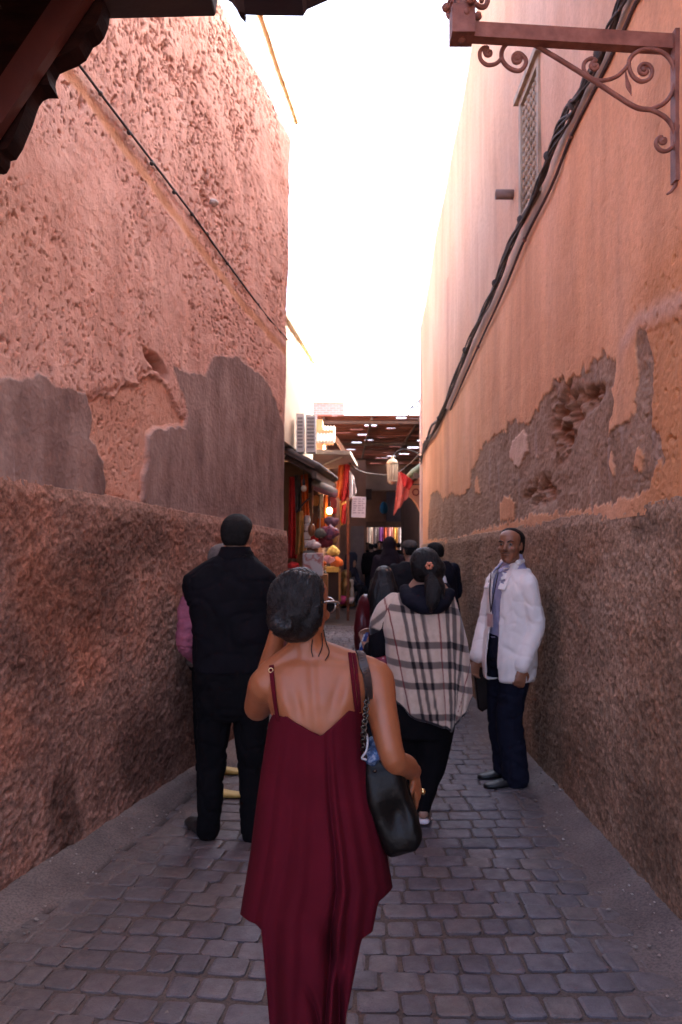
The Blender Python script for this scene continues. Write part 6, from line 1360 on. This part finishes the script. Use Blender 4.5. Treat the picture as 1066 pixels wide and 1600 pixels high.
for a in A[::1]:
    b = B(); o_ = lambda y, r_: P(613.5, y, 15) + np.array((r_ / 1200 * 15 * math.cos(a), r_ / 1200 * 15 * math.sin(a), 0)); b.limb([o_(752, 6.9), o_(726, 7.8)], [.012, .012], 5, 1); b.obj('bar', m_lc, ln, True)
b = B(); pr_(b, 15, 613.5, [(757, 2), (755, 6), (751.5, 7.2), (750, 7)]); b.obj('base', m_lc, ln, True)
b = B(); b.limb([P(613.5, 713, 15), P(620, 706, 15), P(630, 702, 15), P(648, 706, 15), P(664, 716, 15)], [.012] * 5, 6, 3); b.obj('arm', m_black_rubber, ln, True)
drape('scarf', [(623, 737), (640, 752), (640, 772), (615, 803)], 14.6, CM('coral_cloth', (.5, .12, .09)), 'coral scarf hanging in a point beside the cream lantern', 'scarf', 2, .05)
drape('scarf', [(625, 736), (648, 752), (640, 764), (630, 757)], 14.5, m_red, 'bright red scarf slung over the coral scarf', 'scarf', 2, .03)
b = B(); b.bar(P(632, 757, 14.7), P(662, 757, 14.7), .02, .02); th('scarf_rod', b, m_black_rubber, 'thin dark rod carrying the red scarf', 'rod', smooth=False)
cw_ = B(); cw_.limb([P(545, 722, 14.3), P(560, 735, 14.6), P(585, 741, 15), P(615, 741, 15.3), P(640, 725, 15.5), P(660, 705, 14)], [.014] * 6, 5, 4); th('street_cable', cw_, m_cab2, 'sagging cable strung across the street below the slatted roof', 'cable')
dp = B(); dp.limb([np.array((XR + .02, 13.72, 0)), np.array((XR + .02, 13.72, 5.6))], [.045, .045], 10, 1); th('downpipe', dp, pm('pale_pink_pipe', [(.55, .42, .36), (.64, .5, .44)], 5., .6, .1), 'pale downpipe at the far corner of the right house', 'pipe')
ms = B(); ms.limb([np.array((XR + .01, 13.5, 5.4)), np.array((XR + .01, 13.5, 8.45))], [.018, .012], 6, 1); th('roof_mast', ms, m_cream, 'thin pale mast rising above the far corner of the right house', 'mast')
an = empty('wall_bracket', P(650, 630, 16), 'small dark triangular wire bracket above the slatted roof', 'bracket')
for q in ([(642, 637), (659, 622)], [(642, 637), (653, 636)], [(653, 636), (656, 626)], [(642, 637), (638, 650)], [(653, 636), (657, 650)]):
    b = B(); b.limb([P(*p, 16) for p in q], [.016, .016], 5, 1); b.obj('rod', m_black_rubber, an)

# ------------------------------------------------------------------ people further down the street
m_den = cloth('dark_jeans', [(.008, .009, .014), (.013, .014, .021)], 10.)
def walker(px, d, H, f, label, top, leg=m_den, long=False, vox=.02, hair_=True, skin=skin2, hsecs=HSHORT, hm=None, girth=1., robe=None, **ov):
    x = (px - 533) / 1200 * d; J = joints(x, d, f, H, **ov); r = empty('person', (x, d, 0), label, 'person')
    if robe:
        b = body(J, f, girth, 1., vox); skinned(b, 'body', skin, r, vox, 3); k = J['k']
        b = B(); torso(b, J, [(.04, .24, .2), (.4, .215, .18), (.9, .2, .15), (1.2, .19, .135), (1.4, .195, .12), (1.47, .13, .1), (1.52, .1, .1)], 1, 1, .015)
        for s in 'LR': b.limb([J['sh' + s], J['el' + s], J['wr' + s]], [.075, .075, .07], 10, 3)
        skinned(b, 'robe', top, r, vox, 3, .012, (6, 6, 3), int(px))
        b = B(); b.ell(J['head'] + up3 * .01 - J['M'] @ np.array((0, .02, 0)), (.105, .115, .14), 14, 10); b.limb([J['head'] - up3 * .06 - J['M'] @ np.array((0, .03, 0)), J['neck'] - up3 * .14], [.105, .2], 14, 1); skinned(b, 'veil', robe, r, vox * .8, 3, .008, (9, 9, 5), int(px)); return r, J
    skinned(body(J, f, girth, 1., vox), 'body', skin, r, vox, 3)
    skinned(trousers(J, girth), 'trousers', leg, r, vox, 3, .008, (9, 9, 4), int(px)); skinned(jacket(J, girth, .025, .84), 'jacket', top, r, vox, 3, .009, (8, 8, 5), int(px) + 1)
    for bs in shoes(J): bs.obj('shoe', m_shoe, r, True)
    if hair_: hair(r, J['head'], f, 1.02 * J['k'], hm or m_hair_short, hsecs, voxel=.012, fold=.002)
    return r, J
# girl with long hair
m_mrn = pm('maroon_shiny_jacket', [(.06, .004, .008), (.1, .007, .012)], 9., .35, .4, 30., .004)
gr_, J = walker(600, 6.3, 1.43, (.05, 1, 0), 'girl with long loose black hair and a shiny maroon jacket', m_mrn, hair_=False, vox=.013)
b = B(); b.loft(ovals(HAIR1, J['head'], J['M'], .92)); b.limb([J['head'] + J['M'] @ np.array((0, -.06, .02)), J['head'] + J['M'] @ np.array((0, -.1, -.12)), J['head'] + J['M'] @ np.array((0, -.12, -.32))], [.085, .12, .115], 14, 4, flat=((0, 1, 0), .55)); b.limb([J['head'] + J['M'] @ np.array((-.06, -.03, -.02)), J['head'] + J['M'] @ np.array((-.09, -.05, -.18)), J['head'] + J['M'] @ np.array((-.11, -.06, -.3))], [.05, .055, .03], 10, 3); skinned(b, 'hair', m_hair, gr_, .009, 3, .005, (45, 45, 6), 12)
# man in a flat cap
cp_, J = walker(641, 8.6, 1.66, (-.15, 1, 0), 'man from behind in a grey cap and dark jacket ahead of the plaid woman', cloth('charcoal_jacket', [(.011, .010, .012), (.017, .015, .018)], 9.), vox=.015)
b = B(); b.loft(ovals([(.035, .086, .1, -.112), (.06, .09, .105, -.115), (.09, .085, .09, -.105), (.115, .06, .06, -.07), (.128, .02, .02, -.02)], J['head'], J['M'], 1.)); skinned(b, 'cap', cloth('grey_cap', [(.06, .05, .045), (.09, .075, .065)], 30.), cp_, .012, 3)
# man leaning by the wall
lm, J = walker(694, 8.1, 1.68, (-.75, .66, 0), 'man in a navy padded jacket leaning by the right wall beyond the plaid woman', cloth('navy_jacket', [(.008, .0075, .014), (.013, .012, .021)], 9.), vox=.015, head=(.0, .13, 1.60), neck=(0, .06, 1.46), wrL=(-.12, .26, 1.12), elL=(-.27, .02, 1.14), wrR=(.12, .28, 1.12), elR=(.27, .02, 1.14))
pbag = B(); pbag.limb([P(692, 902, 7.86), P(692, 912, 7.86), P(694, 926, 7.86)], [.03, .05, .055], 10, 3); tag(skinned(pbag, 'plastic_bag', pm('white_plastic', [(.5, .5, .52), (.62, .62, .64)], 20., .35, .4), None, .009, 2, .006, (20, 20, 20), 4), 'small white plastic bag held by the man in navy by the wall', 'bag')
walker(609, 11.8, 1.72, (0, 1, 0), 'figure in a dark plum hooded robe in the middle of the street', cloth('plum_robe', [(.014, .008, .012), (.022, .013, .018)], 8.), robe=cloth('plum_veil', [(.013, .0075, .011), (.02, .012, .017)], 8.))
for k, (px, d_, H, lab, c) in enumerate(((575, 23.5, 1.7, 'dark-clothed walker at the left edge of the far crowd', (.006, .006, .008)), (587, 25., 1.68, 'walker in a black coat, second from the left in the far crowd', (.007, .006, .007)), (594, 22., 1.74, 'walker with a red and pink scarf in the far crowd', (.012, .008, .009)), (616, 23.5, 1.72, 'dark-clothed walker at the right edge of the far crowd', (.007, .007, .009)), (606, 26.3, 1.76, 'walker in bright blue in the far crowd', (.012, .03, .14)))):
    walker(px, d_, H, (.2 * math.sin(k * 2), 1 if k % 2 else -1, 0), lab, cloth('coat_%s' % ['ink', 'black', 'umber', 'slate', 'blue'][k], [c], 8.), vox=.028, kneeL=(-.1, .08, .5), ankL=(-.1, .12, .09), toeL=(-.1, .3, 0), ankR=(.1, -.16, .1), toeR=(.1, .04, 0))
for k, (px, d_, H, lab) in enumerate(((580, 21.5, 1.66, 'short walker in a long dark coat at the left of the far crowd'), (600, 24.3, 1.75, 'tall dark walker directly before the orange-red cloth'), (623, 25.2, 1.7, 'dark walker before the yellow cloth at the passage'))):
    walker(px, d_, H, (.1, 1, 0), lab, cloth('dark_coat_%s' % 'abc'[k], [(.007, .006, .008)], 8.), vox=.03, kneeL=(-.1, .08, .5), ankL=(-.1, .12, .09), toeL=(-.1, .3, 0))
# bags, folded rugs and trinkets that crowd the first shop
gb = np.random.default_rng(5); cols = [m_tan, m_amb, m_red, m_mar, m_or, m_grn, m_cr]; bagm = {}
for k in range(16):
    px = 492 + (k % 4) * 9 + gb.uniform(-2, 2); py = 778 + (k // 4) * 20 + gb.uniform(-4, 4); d_ = 12.9 + .25 * (k % 3)
    e = empty('hanging_bag', P(px, py, d_), 'small hanging bag in the %s row inside the first shop, %s from the left' % (('top', 'second', 'third', 'lowest')[k // 4], ('first', 'second', 'third', 'fourth')[k % 4]), 'bag', 'small bags hanging in the first shop'); i = k % 5
    if i not in bagm:
        b = B(); A = np.linspace(0, 2 * math.pi, 13)[:-1]; b.loft([[np.array((w_ * math.cos(a), .03 * math.sin(a), z_)) for a in A] for z_, w_ in ((-.11, .04), (-.09, .07), (-.02, .075), (.05, .06), (.065, .045))]); V, Q, N = b.remesh(.012, 2)
        m_ = np_mesh('pouch', V, Q); m_.materials.append(cols[i]); s_ = B(); s_.limb([(-.05, 0, .04), (-.03, 0, .18), (0, 0, .22), (.03, 0, .18), (.05, 0, .04)], [.007] * 5, 5, 3); m2_ = np_mesh('strap', s_.V, s_.F); m2_.materials.append(m_mar); bagm[i] = (m_, m2_)
    for nm, me_ in zip(('pouch', 'strap'), bagm[i]):
        o = bpy.data.objects.new(nm, me_); COL.objects.link(o); o.parent = e
    e.rotation_euler = (0, 0, gb.uniform(-.5, .5)); e.scale = (gb.uniform(.9, 1.3),) * 3
for k in range(9):
    b = B(); y_ = 905 - (k % 5) * 7; x_ = 466 if k < 5 else 500; prect(b, x_ - 9 + gb.uniform(-1, 1), y_ - 6, x_ + 9 + gb.uniform(-1, 1), y_, 12.2 if k < 5 else 13.4, .3)
    o = skinned(b, 'folded_rug', cols[(k * 3 + 1) % 7], None, .02, 2, .008, (8, 8, 8), 300 + k); tag(o, ('%s folded rug of the stack by the wooden chest' if k < 5 else '%s folded rug of the stack right of the white printed box') % ('lowest', 'second lowest', 'third lowest', 'fourth lowest', 'topmost')[k % 5], 'rug', 'folded rugs stacked in the first shop')
# seated man by the stalls
stl = B(); stl.box((.16, 20.55, .21), (.36, .36, .42)); o = th('stool', stl, m_tan, 'low wooden stool under the seated man', 'stool', smooth=False)
sr, J = walker(546, 20.5, 1.66, (.8, -.6, 0), 'man in dark blue sitting on a stool beside the stalls', cloth('slate_blue_jacket', [(.03, .032, .05), (.05, .05, .075)], 8.), vox=.022, pel=(0, 0, .53), hipL=(-.09, .0, .52), hipR=(.09, 0, .52), kneeL=(-.12, .42, .52), kneeR=(.12, .42, .52), ankL=(-.12, .42, .09), ankR=(.12, .40, .09), toeL=(-.14, .62, 0), toeR=(.14, .6, 0), chest=(0, .05, .9), neck=(0, .08, 1.06), head=(0, .12, 1.21), shL=(-.18, .07, 1.01), shR=(.18, .07, 1.01), elL=(-.24, .12, .74), elR=(.24, .12, .74), wrL=(-.12, .33, .62), wrR=(.12, .33, .62))
